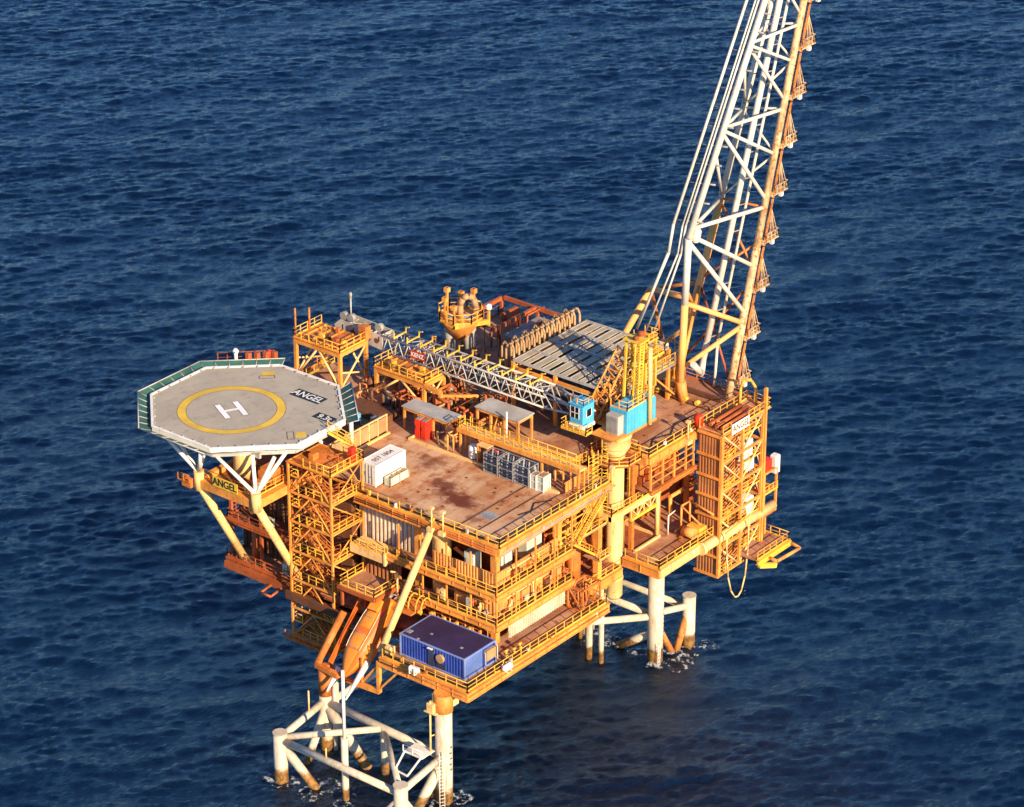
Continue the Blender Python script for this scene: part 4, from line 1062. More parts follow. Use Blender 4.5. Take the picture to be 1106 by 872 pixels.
part('ring_platform', ringfloor(MB(),1.3,3.2,28.75,28.95), M['reddeck'], cr)
mb = MB(); pp = [(x,y,28.95) for x,y in octa(PX,PY,3.15)]; mb.rail(pp+pp[:1],1.15,1.3); part('handrail', mb, M['rail'], cr)
mb = MB(); mb.box(33.9,43.9,1.7,2.2,21.6,22.3); mb.box(33.9,34.5,1.75,6,21.6,22.28); part('platform_beam', mb, M['cream'], cr)
mb = MB(); mb.box(34.0,35.6,2.2,6,22.1,22.32); mb.box(35.6,38.0,4.6,6,22.1,22.32); mb.box(38.0,44,2.2,6,22.1,22.32); part('lower_platform', mb, M['deckplate'], cr)
mb = MB(); mb.rail([(34.0,5.9,22.32),(34.0,1.8,22.32),(43.8,1.8,22.32)],1.15,1.3); mb.rail([(40.5,4.4,22.32),(40.5,2.0,22.32)],1.1,1.2); part('handrail', mb, M['rail'], cr)
mb = MB(); mb.beam((38.0,1.9,20.2),(43.4,1.9,20.2),.34,.34)
part('lower_chord', mb, M['yellow'], cr)
mb = MB()
for i in range(5): 
    x = 38.1+i*1.3; mb.beam((x,1.9,20.3),(x,1.9,21.6),.14,.14,(1,0,0))
    if i < 4: mb.beam((x,1.9,20.3 if i%2 else 21.6),(x+1.3,1.9,21.6 if i%2 else 20.3),.12)
part('truss_web', mb, M['cream'], cr)
part('prop', MB().tube((43.5,1.9,ZL),(43.5,1.9,21.6),.27,12), M['cream'], cr)
mb = MB(); mb.tube((PX+.6,PY+.8,11),(40.8,9,9.4),.5,12); mb.tube((PX-.8,PY+.5,11.2),(31,8,14.4),.42,12); part('stay_brace', mb, M['cladorange'], cr)
mb = MB(); mb.ladder((PX+1.5,PY-.9,22.3),(PX+1.5,PY-.9,28.9),(.6,.8,0),.6); mb.ladder((PX-1.9,PY+.2,22.3),(PX-1.9,PY+.2,31.8),(.5,-.8,0),.7)
for z in np.arange(24.5,31.5,.8): mb.tube((PX-2.3,PY+.5,z),(PX-2.6,PY-.3,z),.05,4); mb.tube((PX-2.6,PY-.3,z),(PX-2.1,PY-.4,z),.05,4)
part('caged_ladder', mb, M['yellow'], cr)
# slewing superstructure
mb = MB(); mb.box(34.4,42.4,1.5,6.4,32.2,32.5); part('slew_platform', mb, M['struct'], cr)
hs_ = part('machinery_house', MB().bbox(36.5,42.2,1.55,4.2,32.51,35.5,.06), M['cyan'], cr)
mb = MB()
for k in range(10): mb.box(36.75+k*.6,36.80+k*.6,1.52,1.56,32.6,35.4)
for k in range(4): mb.box(36.47,36.51,1.8+k*.6,1.85+k*.6,35.05,35.42)
part('panel_seam', mb, M['cyan'], hs_)
mb = MB(); mb.box(40.4,41.6,1.5,1.55,34.2,34.9); part('vent_grille', mb, M['steel'], hs_)
part('door', MB().box(38.4,38.44,1.50,1.54,32.7,34.8) if False else MB().box(39.0,40.0,1.50,1.555,32.7,34.7), M['cyan'], hs_)
mb = MB()
for i in range(12): mb.box(35.35,35.42,2.2,3.75,32.75+i*.17,32.84+i*.17)
rd = part('radiator_box', MB().bbox(35.4,36.48,2.05,3.9,32.55,35.0,.05), M['grey'], hs_); 
part('louvre', mb, M['steel'], hs_)
mb = MB(); mb.rail([(36.6,4.1,35.5),(36.6,1.65,35.5),(42.1,1.65,35.5),(42.1,4.1,35.5)],1.1,1.1); part('handrail', mb, M['rail'], hs_)
cb = MB(); cb.bbox(34.0,36.2,6.2,8.3,33.0,35.6,.12); cbo = part('cab', cb, M['cyan'], cr)
cb2 = MB(); cb2.box(33.95,33.99,6.9,8.1,33.9,35.3); cb2.box(34.6,35.5,6.15,6.19,34.1,35.0); cb2.box(34.2,36.0,8.31,8.35,33.5,35.3); part('cab_window', cb2, M['glass'], cbo)
mb = MB()
for yy in (6.85,7.45,8.12): mb.box(33.93,33.97,yy-.04,yy+.04,33.85,35.35)
mb.box(33.93,33.97,6.85,8.12,34.55,34.62)
for xx in (34.55,35.52): mb.box(xx-.04,xx+.04,6.13,6.17,34.05,35.05)
mb.box(34.55,35.52,6.13,6.17,34.02,34.08)
part('window_frame', mb, M['white'], cbo)
mb = MB(); mb.rail([(34.1,8.2,35.75),(34.1,6.3,35.75),(36.1,6.3,35.75)],.7,.9,.04,toe=False); part('roof_rail', mb, M['rail'], cbo)
part('cab_skirt', MB().bbox(33.9,36.3,6.1,8.4,32.6,33.0,.08), M['white'], cbo)
mb = MB(); mb.box(33.9,36.3,6.1,8.4,35.61,35.75); part('cab_roof', mb, M['cyan'], cbo)
mb = MB(); mb.box(33.2,36.6,5.2,9.0,32.35,32.5); mb.rail([(36.2,9.0,32.5),(33.2,9.0,32.5),(33.2,5.2,32.5),(34.4,5.2,32.5)],1.1,1.0); part('cab_walkway', mb, M['rail'], cr)
# gantry: upright yellow column with a sloping lattice behind it
mb = MB()
for xx in (-.36,.36): mb.beam((39.6+xx,2.1,35.5),(40.0+xx,2.1,43.0),.15,.2,(1,0,0)); mb.beam((39.6+xx,2.8,35.5),(40.0+xx,2.8,43.0),.15,.2,(1,0,0))
for k in range(19): z = 35.8+k*.38; x = 39.62+k*.02; mb.beam((x-.36,2.1,z),(x+.36,2.1,z),.08,.1); mb.beam((x-.36,2.1,z),(x-.36,2.8,z),.08,.1)
mb.beam((41.6,4.4,35.5),(41.0,4.4,43.0),.28,.28,(1,0,0)); mb.beam((39.6,4.4,35.5),(40.0,4.4,43.0),.28,.28,(1,0,0))
for z in (37.4,39.4,41.4): mb.beam((39.8,2.5,z),(40.2,4.3,z),.22); mb.beam((39.8,4.4,z),(41.2,4.4,z),.2)
mb.box(39.5,41.3,2.0,4.6,43.0,43.2); part('gantry', mb, M['yellow'], cr)
mb = MB(); mb.tube((40.6,1.2,32.4),(40.4,1.2,42.6),.27,8); part('exhaust_stack', mb, M['cream'], cr)
mb = MB()
A0, A1 = Vector((37.4,7.6,32.8)), Vector((40.6,5.2,41.4)); SW = Vector((.0,1.1,.0)); n_ = 9
for off_ in (0, 1.2):
    o_ = Vector((off_*1.2, 0, -off_*.5))
    for s_ in (-1,1): mb.beam(A0+SW*s_+o_, A1+SW*s_*.8+o_, .22)
    for i in range(n_):
        p, q = lerp_(A0,A1,i/n_), lerp_(A0,A1,(i+1)/n_); mb.beam(p-SW+o_, p+SW+o_, .12); mb.beam(p-SW+o_, q+SW*.9+o_, .1)
part('gantry_lattice', mb, M['struct'], cr)
mb = MB(); rg = random.Random(8)
for i in range(16):
    x = rg.uniform(38,42.5); y = rg.uniform(4.6,7.4); z = rg.uniform(32.6,37.5); mb.tube((x,y,32.5),(x+rg.uniform(-.6,.6),y,z),.09,5); mb.tube((x,y,z),(x+rg.uniform(.5,1.6),y+rg.uniform(-.8,.8),z+rg.uniform(-.3,.9)),.08,5)
part('hydraulic_pipe', mb, M['struct'], cr)
mb = MB(); mb.ladder((42.6,4.9,33),(42.6,4.9,43.0),(0,1,0),.7); part('gantry_ladder', mb, M['yellow'], cr)
mb = MB(); mb.box(40.6,44.4,2.0,4.4,40.2,40.32); mb.rail([(40.6,2.0,40.32),(44.4,2.0,40.32),(44.4,4.4,40.32),(40.6,4.4,40.32)],1.2,1.1)
mb.box(41.4,43.4,2.2,4.2,42.4,42.5); mb.rail([(41.4,2.2,42.5),(43.4,2.2,42.5),(43.4,4.2,42.5)],1.1,1.0)
for x in (42.2,44.2): mb.beam((x,3.2,35.6),(x,3.2,42.4),.3,.3,(1,0,0))
part('gantry_platform', mb, M['rail'], cr)
mb = MB(); mb.tube((40.9,2.6,43.8),(40.9,3.4,43.7),.34,14); mb.tube((39.8,2.6,43.6),(39.8,3.2,43.5),.26,12); part('sheave', mb, M['rust'], cr)
# boom
bx0, bx1, bz0, bz1, by0, by1 = 35.1, 37.4, 33.1, 35.25, 13.0, 38.6
ch = MB(); web = MB(); fit = MB()
HEEL = [(35.6,6.6,33.6),(36.9,6.6,33.6)]
for x, hx in ((bx0,35.6),(bx1,36.9)):
    for z in (bz0, bz1):
        ch.tube((x,by0,z),(x,by1,z),.13,8); ch.tube((hx,6.6,33.5 if z<34 else 33.9),(x,by0,z),.14,8)
nb_ = 15
for i in range(nb_):
    y = by0+(by1-by0)*i/nb_; y2 = by0+(by1-by0)*(i+1)/nb_; ymid = (y+y2)/2
    for x in (bx0, bx1): web.tube((x,y,bz0),(x,ymid,bz1),.07,5); web.tube((x,ymid,bz1),(x,y2,bz0),.07,5)
    for z in (bz0, bz1):
        web.tube((bx0,y,z),(bx1,y,z),.055,5)
        if z > 34: web.tube(*(((bx0,y,z),(bx1,y2,z)) if i % 2 else ((bx1,y,z),(bx0,y2,z))),.05,5)
for i in range(4):
    y = 7.4+i*1.45; f = (y-6.6)/(by0-6.6); f2 = (y+1.45-6.6)/(by0-6.6)
    for x, hx in ((bx0,35.6),(bx1,36.9)):
        a = (hx+(x-hx)*f, y, 33.5+(bz0-33.5)*f); b_ = (hx+(x-hx)*f2, y+1.45, 33.9+(bz1-33.9)*f2); web.tube(a,b_,.07,5)
part('boom_chord', ch, M['boomgrey'], cr); part('boom_web', web, M['boomgrey'], cr)
for i in range(11):
    y = 15.2+i*2.15
    for x in (bx0,bx1): fit.beam((x,y,35.1),(x,y,36.2),.12,.12,(1,0,0))
    fit.beam((bx0,y,35.55),(bx1,y,35.55),.14,.14); fit.beam((bx1,y,36.1),(bx1,y-.6,36.3),.12)
part('rope_guide', fit, M['yellow'], cr)
mb = MB()
mb.add([(bx0,38.6,33.2),(bx0,46.2,33.9),(bx0,46.6,34.6),(bx0,45.6,35.5),(bx0,38.6,35.2),(bx0+.12,38.6,33.2),(bx0+.12,46.2,33.9),(bx0+.12,46.6,34.6),(bx0+.12,45.6,35.5),(bx0+.12,38.6,35.2)],
       [(4,3,2,1,0),(5,6,7,8,9),(0,1,6,5),(1,2,7,6),(2,3,8,7),(3,4,9,8),(4,0,5,9)])
nv = len(mb.v); q = [(x+(bx1-bx0-.12),y,z) for x,y,z in mb.v[:10]]; mb.add(q, [(4,3,2,1,0),(5,6,7,8,9),(0,1,6,5),(1,2,7,6),(2,3,8,7),(3,4,9,8),(4,0,5,9)])
for y in (39.2,41.2,43.4,45.2): mb.beam((bx0,y,34.6),(bx1,y,34.6),.2,.7)
for y in (38.9,40.2,42.3,44.4): mb.beam((bx0+.13,y,35.15),(bx1-.13,y,35.15),.16,.16)
mb.beam((bx0+.2,38.9,35.1),(bx1-.2,42.3,35.1),.1); mb.beam((bx1-.2,42.3,35.1),(bx0+.2,45.0,35.1),.1)
tip = part('boom_head', mb, M['grey'], cr)
mb = MB()
for y in (39.6,40.9,42.2,43.5): mb.lathe(0,0,[(0.01,0),(0.01,0.01)],4) if False else mb.tube((bx0-.03,y,34.3),(bx0+.0,y,34.3),.36,12)
part('lightening_hole', mb, M['dark'], tip)
mb = MB()
for y in (45.8,44.6,40.0): mb.tube((35.9,y,35.6),(36.6,y,35.6),.55,14)
part('head_sheave', mb, M['steel'], tip)
sg = part('boom_sign', MB().box(bx0-.12,bx0-.06,31.7,34.0,33.7,34.75), M['signred'], cr)
lettering('sign_lettering', 'KENZ', .82, M['letterwhite'], sg, (bx0-.13,32.85,34.22), (0,-1,0), (0,0,1), .01, .95)
mb = MB(); mb.tube((36.0,40.5,33.2),(36.0,40.5,31.9),.05,5); part('hoist_rope', mb, M['black'], cr)
mb = MB(); mb.tube((36.3,44.8,35.6),(36.3,44.8,38.4),.10,8); mb.tube((36.3,44.8,38.4),(36.3,44.8,39.0),.18,8); part('mast_light', mb, M['grey'], cr)

# boom rests
def rest(name, x0, x1, y0, y1, zt, label, br_, lad=True):
    t = thing(name, label, 'boom rest', ((x0+x1)/2,(y0+y1)/2,ZU), 0, 'yellow rest frames under the crane boom')
    mb = MB()
    for x in (x0,x1):
        for y in (y0,y1): mb.beam((x,y,ZU),(x,y,zt),.42,.42,(1,0,0))
    for y in (y0,y1): mb.beam((x0,y,zt-.3),(x1,y,zt-.3),.4,.55)
    for x in (x0,x1): mb.beam((x,y0,zt-.35),(x,y1,zt-.35),.4,.6)
    part('frame', mb, M['struct'], t)
    mb = MB(); ym = (y0+y1)/2
    for x in (x0,x1): mb.tube((x,y0,ZU+.3),(x,ym,zt-.5),.15,7); mb.tube((x,y1,ZU+.3),(x,ym,zt-.5),.15,7)
    for y in (y0,y1): mb.tube((x0,y,ZU+.3),(x1,y,zt-.6),.14,7); mb.tube((x1,y,ZU+1.0),(x0,y,ZU+2.6),.12,7)
    part('bracing', mb, M['cream'], t)
    part('floor', MB().box(x0-.3,x1+.3,y0-.3,y1+.3,zt-.02,zt+.1), M['orange'], t)
    rr_ = random.Random(int(x0*10))
    for k in range(7):
        xx, yy, hh = rr_.uniform(x0,x1-1), rr_.uniform(y0,y1-1), rr_.uniform(.3,1.1); part('fitting', MB().bbox(xx,xx+rr_.uniform(.3,.9),yy,yy+rr_.uniform(.3,.9),zt+.1,zt+.1+hh,.04), M[rr_.choice(('rust','orange','rail','dark'))], t)
    for k in range(5): part('floor_beam', MB().beam((x0-.1,y0+.7+k*(y1-y0-1.4)/4,zt+.18),(x1+.1,y0+.7+k*(y1-y0-1.4)/4,zt+.18),.2,.18), M['struct'], t)
    mb = MB(); a, b_, c_, d_ = (x0-.2,y0-.2,zt+.1),(x0-.2,y1+.2,zt+.1),(x1+.2,y1+.2,zt+.1),(x1+.2,y0-.2,zt+.1)
    mb.rail([d_,a,b_,c_],1.15,1.3); part('handrail', mb, M['rail'], t)
    return t
t = rest('boom_rest', 29.4,34.3,40.7,48.0,34.4,'tall yellow rest frame under the outer tip of the crane boom', 1)
mb = MB(); mb.stair((30.5,47,29.1),(30.5,43,32.0),(1,0,0)); mb.stair((33,43,32.0),(33,46.5,34.3),(1,0,0)); part('stair_flight', mb, M['yellow'], t)
mb = MB(); mb.tube((29.4,48,34.5),(29.4,48,38.4),.12,6); mb.tube((32.0,48,34.5),(32.0,48,37.6),.14,6); mb.box(34.0,35.0,40.4,41.6,34.5,36.2); part('mast', mb, M['orange'], t)
t = rest('boom_rest', 31.9,35.6,29.2,36.9,32.7,'lower yellow rest frame with red platform under the middle of the crane boom', 1)
mb = MB(); mb.beam((31.9,26.6,32.2),(31.9,29.0,32.4),.5,.5); mb.beam((31.9,26.6,29),(31.9,26.6,32.3),.4,.4,(1,0,0)); mb.beam((31.9,26.6,31.8),(36,24,31),.3); part('outrigger', mb, M['struct'], t)

# raised walkway bridge by the gantry
bg_ = thing('high_walkway', 'raised yellow railed walkway from the crane gantry to the foot of the flare tower', 'walkway', (48,7.5,34))
part('floor', MB().box(42.5,54.4,6.8,8.2,34.0,34.2), M['cream'], bg_)
mb = MB(); mb.rail([(42.5,6.85,34.2),(54.4,6.85,34.2)],1.3,1.0); mb.rail([(42.5,8.15,34.2),(54.4,8.15,34.2)],1.3,1.0); part('handrail', mb, M['yellow'], bg_)
mb = MB()
for x in (44,49,54): 
    for y in (6.9,8.1): mb.beam((x,y,ZU),(x,y,34.0),.3,.3,(1,0,0))
mb.beam((44,6.9,29.3),(49,6.9,33.8),.2); mb.beam((54,6.9,29.3),(49,6.9,33.8),.2); part('support', mb, M['struct'], bg_)
mb = MB(); mb.ladder((54.8,7.5,29.1),(54.8,7.5,36.6),(0,1,0),.8); mb.ladder((55.1,7.2,29.1),(55.1,7.2,36.6),(1,0,0),.8); part('caged_ladder', mb, M['yellow'], bg_)
# ------------------------------------------------------------------ FLARE TOWER
fl = thing('flare_tower', 'tall leaning white lattice flare tower with rusty ladder leg and orange foot', 'flare tower', (58.5,6,ZU))
def lerp(a, b, t): return Vector(a).lerp(Vector(b), t)
Lb, Lk, Lt = Vector((53.5,6,31.4)), Vector((54.5,6,50.6)), Vector((72.9,6,83.6))
Rb, Rt = Vector((58.2,2,29.0)), Vector((77.1,4.1,84.0))
Mb, Mt = Vector((59.0,10.2,30.6)), Vector((77.2,8.1,84.0))
def Lz(z): return lerp(Lb,Lk,(z-Lb.z)/(Lk.z-Lb.z)) if z < Lk.z else lerp(Lk,Lt,(z-Lk.z)/(Lt.z-Lk.z))
def Rz(z): return lerp(Rb,Rt,(z-Rb.z)/(Rt.z-Rb.z))
def Mz(z): return lerp(Mb,Mt,(z-Mb.z)/(Mt.z-Mb.z))
OZ = 44.0     # orange paint below, white above
part('leg', MB().tube(Lb,Lz(42),.46,16), M['flareorange'], fl); part('leg', MB().tube(Lz(42),Lk,.45,16).tube(Lk,Lt,.40,16), M['boomwhite'], fl)
part('leg', MB().tube(Rb,Rz(47),.5,16).tube(Rz(47),Rt,.45,16), M['boomrust'], fl)
part('leg', MB().tube(Mb,Mz(51.3),.50,16), M['flareorange'], fl); part('leg', MB().tube(Mz(51.3),Mt,.42,16), M['boomwhite'], fl)
part('foot', MB().tube((53.9,5.7,29),(53.6,6,31.8),.62,14).tube((58.4,10.4,29),(58.9,10.2,30.9),.6,14), M['cladorange'], fl)
def fb(p, q, r, m): part('brace', MB().tube(p, q, r*.74, 10), M[m], fl)
# front face, left leg to right leg
for a, b_, r_, m_ in ((33.5,37.6,.42,'flareorange'),(42.2,38.0,.44,'flareorange'),(50.2,39.2,.40,'boomwhite'),(51.0,44.8,.38,'boomwhite'),(51.7,51.8,.36,'boomwhite'),
        (62.3,52.7,.34,'boomwhite'),(62.6,58.1,.32,'boomwhite'),(62.9,63.4,.31,'boomwhite'),(71.7,64.4,.30,'boomwhite'),(72.0,69.0,.28,'boomwhite'),(72.3,73.3,.27,'boomwhite'),(80.5,74.4,.26,'boomwhite')):
    fb(Lz(a), Rz(b_), r_, m_)
# left side: left leg to back leg
for a, b_, r_, m_ in ((44,38,.36,'struct'),(33,41,.3,'struct'),(51.7,51.3,.32,'boomwhite'),(60,51.6,.28,'boomwhite'),(62.9,62.3,.27,'boomwhite'),(70,62.6,.25,'boomwhite'),(72.6,72.3,.24,'boomwhite'),(79.5,72.6,.22,'boomwhite')):
    fb(Lz(a), Mz(b_), r_, m_)
# back face
for a, b_, m_ in ((31.2,42.5,'rust'),(41,30.5,'rust'),(41.5,47.5,'orange'),(51,44.6,'orange'),(51.3,51.8,'orange'),(51.6,58,'boomwhite'),(62,58.2,'boomwhite'),(62.3,63.4,'boomwhite'),(62.6,69,'boomwhite'),(72,69.2,'boomwhite'),(72.3,73.4,'boomwhite')):
    fb(Mz(a), Rz(b_), .2, m_)
# splayed side strut and pipe bend node
NN = Vector((63.5,18,37.5))
fb(NN, (58.9,20.6,29.0), .62, 'flareorange'); fb(NN, Lz(43.0), .5, 'flareorange'); fb(NN+Vector((-.2,-.3,-.6)), (58.5,12.2,33.0), .38, 'orange'); fb((58.5,12.2,33.4), Lz(38.8), .36, 'flareorange'); fb((58.4,12.2,33.4),(57.2,12.6,29.1),.4,'flareorange'); fb(NN, Mz(41), .3, 'orange')
part('node_ball', MB().vessel((58.3,12.0,33.1),(58.5,12.4,33.5),.62), M['boomwhite'], fl)
part('node_ball', MB().vessel(Lz(50.0)+Vector((.9,-.4,.2)),Lz(51.2)+Vector((.9,-.4,.2)),.55), M['boomwhite'], fl)
# flare pipes inside
mb = MB(); a0 = Vector((57.4,5.5,31.5)); 
mb.path([(53.6,4.2,34.6),(55.6,4.4,32.6),(56.6,5.0,32.2),(57.6,5.5,33.4),(58.4,5.6,35.4),(75.2,6.2,83.6)],.40,12); part('flare_pipe', mb, M['boomwhite'], fl)
part('pilot_pipe', MB().path([(59.4,5.0,29.2),(60.1,5.1,35.4),(76.4,5.8,83.6)],.2,8), M['boomwhite'], fl)
mb = MB()
for i in range(16):
    t = i/15; p = lerp((58.4,5.6,36),(75.2,6.2,83.4),t); q = lerp((60.2,5.1,36),(76.4,5.8,83.4),t); mb.tube(p,q,.09,5)
part('pipe_clip', mb, M['steel'], fl)
# three slim lines running outside the left leg, bent away over the side strut
def side(off): return [Lz(50)+Vector(off), Lz(83)+Vector(off)]
K = Vector((-.2,3.2,-1.8))
lines = [((-.5,2.5,-.2),(54.6,13.6,36.4),.2),((-.35,.75,.05),(54.3,11.0,36.2),.13),((-.5,1.15,-.05),(54.4,12.2,36.2),.11)]
for (o_, low, r_) in lines:
    part('side_pipe', MB().path([low, Lz(48.5)+Vector(o_), Lz(52)+Vector(o_), Lz(83)+Vector(tuple(.9*x for x in o_))], r_, 8), M['boomwhite'], fl)
mb = MB()
for i in range(15):
    z = 52.5+i*2.1; mb.tube(Lz(z), Lz(z)+Vector((-.5,2.5,-.2)), .08, 5); mb.tube(Lz(z), Lz(z)+Vector((.4,-1.1,0)), .13, 5)
part('pipe_bracket', mb, M['steel'], fl)
# rusty ladder with wire-stayed landings on the right leg
ld = MB(); sd = Vector((.92,-.38,0)); ax = Vector((.38,.92,0))
for k in range(9):
    z0 = 30.0+k*5.72; a = Rz(z0)+sd*.7; b_ = Rz(z0+5.6)+sd*.7
    ld.ladder(a, b_, tuple(ax), .7, .07)
    ld.beam(a-ax*.4+sd*.1, b_-ax*.4+sd*.1, .16, .16)
part('ladder', ld, M['jacketrust'], fl)
for k in range(9):
    z0 = 30.6+k*5.72; base = Rz(z0); x_ = Vector((1,0,0)); y_ = Vector((0,-1,0))
    mb = MB(); mb.beam(base+x_*.3+y_*.5, base+x_*2.9+y_*.5, 1.3, .14); mb.beam(base+x_*.2-Vector((0,0,.3))+y_*.5, base+x_*2.6-Vector((0,0,.25))+y_*.5, .3,.35)
    mb.rail([tuple(base+x_*.5+y_*1.1), tuple(base+x_*2.85+y_*1.1), tuple(base+x_*2.85-y_*.1)], 1.1, .8, .05, toe=False)
    l_ = part('landing', mb, M['boomrust'], fl)
    mb = MB()
    for (u_, v_) in ((.9,1.1),(1.5,1.1),(2.1,1.1),(2.8,1.1),(2.8,.5),(2.8,-.1),(1.6,-.1)):
        p = base+x_*u_+y_*v_; mb.tube(p, Rz(z0+3.9)+sd*.95+ax*(v_-.5)*-.3, .045, 4)
    part('stay_wire', mb, M['boomrust'], l_)
    f_ = base+x_*2.2+y_*.6-Vector((0,0,.9)); part('floodlight', MB().box(f_.x-.25,f_.x+.25,f_.y-.2,f_.y+.2,f_.z,f_.z+.5), M['white'], l_)

# ------------------------------------------------------------------ COOLER ROOF
ck = thing('cooler_bank', 'wide flat bank of beige grating panels on a frame, behind the crane', 'cooler bank', (46,14,ZU))
X0,X1,Y0,Y1,ZC = 38.6,53.2,7.7,20.5,36.0
mb = MB()
ny, nx = 9, 4; dy = (Y1-Y0)/ny; dxx = (X1-X0)/nx
for j in range(ny):
    for i in range(nx):
        gap = (.48,.70)[(i+j) % 2]
        mb.box(X0+i*dxx+.22, X0+(i+1)*dxx-.22, Y0+j*dy+gap, Y0+(j+1)*dy-.08, ZC-.1, ZC)
part('grating_panel', mb, M['grate'], ck)
mb = MB()
for i in range(nx+1): mb.beam((X0+i*dxx,Y0,ZC-.02),(X0+i*dxx,Y1,ZC-.02),.22,.3)
for j in range(ny+1): mb.beam((X0,Y0+j*dy,ZC-.03),(X1,Y0+j*dy,ZC-.03),.10,.16)
part('frame_beam', mb, M['grey'], ck)
mb = MB(); mb.box(X0+.1,X1-.1,Y0+.1,Y1-.1,32.0,33.4); part('cooler_body', mb, M['black'], ck)
mb = MB()
for x in (X0,43.5,48.3,X1):
    for y in (Y0,14,Y1): mb.beam((x,y,ZU),(x,y,ZC-.2),.4,.4,(1,0,0))
for y in (Y0,Y1): mb.beam((X0,y,34.9),(X1,y,34.9),.3,.5)
for x in (X0,X1): mb.beam((x,Y0,34.9),(x,Y1,34.9),.3,.5)
part('support_frame', mb, M['struct'], ck)
mb = MB(); mb.box(X0-1.0,X0-.1,Y0,Y1,34.0,34.12); mb.rail([(X0-1,Y0,34.12),(X0-1,Y1,34.12)],1.1,1.4); mb.box(X0,X1,Y0-1.1,Y0-.2,34.0,34.12); mb.rail([(X0,Y0-1.1,34.12),(X1,Y0-1.1,34.12)],1.1,1.3); part('service_walkway', mb, M['steel'], ck)
for i in range(14):
    x = 39.3+i*1.02; y = 21.0
    part('header_pipe', MB().path([(x,y,33.5),(x,y,37.0),(x+.05,y+.35,37.6),(x+.1,y+.9,37.5),(x+.1,y+1.3,36.8),(x+.1,y+1.3,33.8)],.15,7), M['copper'], ck)
    if i % 2: part('header_pipe', MB().path([(x+.4,y+2.0,32.5),(x+.4,y+2.0,36.4),(x+.4,y+2.5,36.8),(x+.4,y+3.0,36.2),(x+.4,y+3.0,33)],.13,7), M['copper'], ck)
mb = MB(); mb.tube((38.6,21.0,33.6),(53.5,21.0,33.6),.35,10); mb.tube((38.6,22.4,33.6),(53.5,22.4,33.6),.3,10); mb.box(38.6,53.6,20.8,24.2,32.2,32.4); part('header', mb, M['rust'], ck)

# ------------------------------------------------------------------ EXHAUST STACK and far side plant
es = thing('exhaust_tower', 'pair of grey exhaust columns topped by a yellow octagonal gallery with a bent pipe', 'exhaust tower', (48,37,ZU))
part('column', MB().lathe(48.6,35.6,[(.85,29),(.85,34.0)],18), M['grey'], es); part('column', MB().lathe(47.2,37.6,[(.8,29),(.8,34.0)],18), M['grey'], es)
part('hopper', MB().lathe(48,36.6,[(.9,30.8),(2.7,33.3),(2.85,33.8)],8), M['struct'], es)
op = [(48+2.95*math.cos(R(22.5+45*i)),36.6+2.95*math.sin(R(22.5+45*i))) for i in range(8)]
part('gallery_floor', MB().prism(op,33.8,33.95), M['struct'], es)
mb = MB(); q_ = [(x,y,33.95) for x,y in op]; mb.rail(q_+q_[:1],1.3,1.0,.07); part('handrail', mb, M['rail'], es)
mb = MB(); mb.beam((45.5,35.5,33.6),(49.5,33.2,33.6),.4,.6); mb.beam((49.5,33.2,33.0),(49.5,33.2,35),.3,.3,(1,0,0)); part('bracket', mb, M['rail'], es)
part('bent_pipe', MB().path([(47.5,36.2,33.9),(47.5,36.2,35.8),(47.8,36.0,36.6),(48.4,35.6,36.9),(49.0,35.2,36.4),(49.2,35.0,35.2),(49.2,35.0,34)],.4,12), M['copper'], es)
mb = MB()
for (x,y,h) in ((46.2,37.6,36.9),(47.8,38.6,37.4),(49.4,37.6,36.6),(50,36.0,37.2),(46.0,36,36.2)): mb.beam((x,y,33.95),(x,y,h),.24,.24,(1,0,0)); mb.box(x-.3,x+.3,y-.3,y+.3,h-.6,h)
part('fitting', mb, M['struct'], es)
mb = MB().vessel((50.4,33.9,34.9),(50.4,33.9,35.3),.4); part('dome', mb, M['white'], es)
fp = thing('far_plant', 'dark pipework vessels and red frames on the far edge of the top deck', 'process plant', (50,30,ZU))
rnd = random.Random(21)
mb = MB()
for (p, q) in (((52,28,31.6),(60,28,31.6)),((60,28,31.6),(60,39,31.6)),((50.5,39.5,31.4),(60,39.5,31.4)),((51,33.5,31.8),(59.5,33.5,31.8))): mb.beam(p,q,.4,.5)
for x in (52,56,60):
    for y in (28,33.5,39.5): mb.beam((x,y,ZU),(x,y,31.6),.35,.35,(1,0,0))
part('frame', mb, M['rust'], fp)
mb = MB(); mb.box(52.2,59.5,29,33,30.6,30.8); part('roof_sheet', mb, M['steel'], fp)
for k in range(12):
    x = rnd.uniform(38,58); y = rnd.uniform(24.5,38.5); 
    if abs(x-48)<4 and y>32: x += 8 if x>48 else -6
    if rnd.random()<.5: part('vessel', MB().lathe(x,y,[(.3,29),(.7,29.3),(.7,29.3+rnd.uniform(1,2.4)),(.2,32)],12), M[rnd.choice(('dark','rust','steel'))], fp)
    else: part('vessel', MB().vessel((x,y,30.2),(x+rnd.uniform(1.5,3),y,30.2),rnd.uniform(.5,.9),12), M[rnd.choice(('dark','steel','rust'))], fp)
for k in range(26):
    x = rnd.uniform(37,58); y = rnd.uniform(24.3,39); z = rnd.uniform(29.6,32.0); d = rnd.uniform(2,5)
    r_ = rnd.choice((.08,.12,.16))
    pts_ = [(x,y,29),(x,y,z),(x+d,y,z),(x+d,y,29)] if k % 2 else [(x,y,29),(x,y,z),(x,min(39.4,y+d),z),(x,min(39.4,y+d),29)]
    part('pipe', MB().path(pts_,r_,6), M[rnd.choice(('dark','rust','steel','copper'))], fp)
mp_ = thing('boom_side_plant', 'dark red valves pipes and small vessels on the deck under the crane boom', 'process plant', (32,28,ZU))
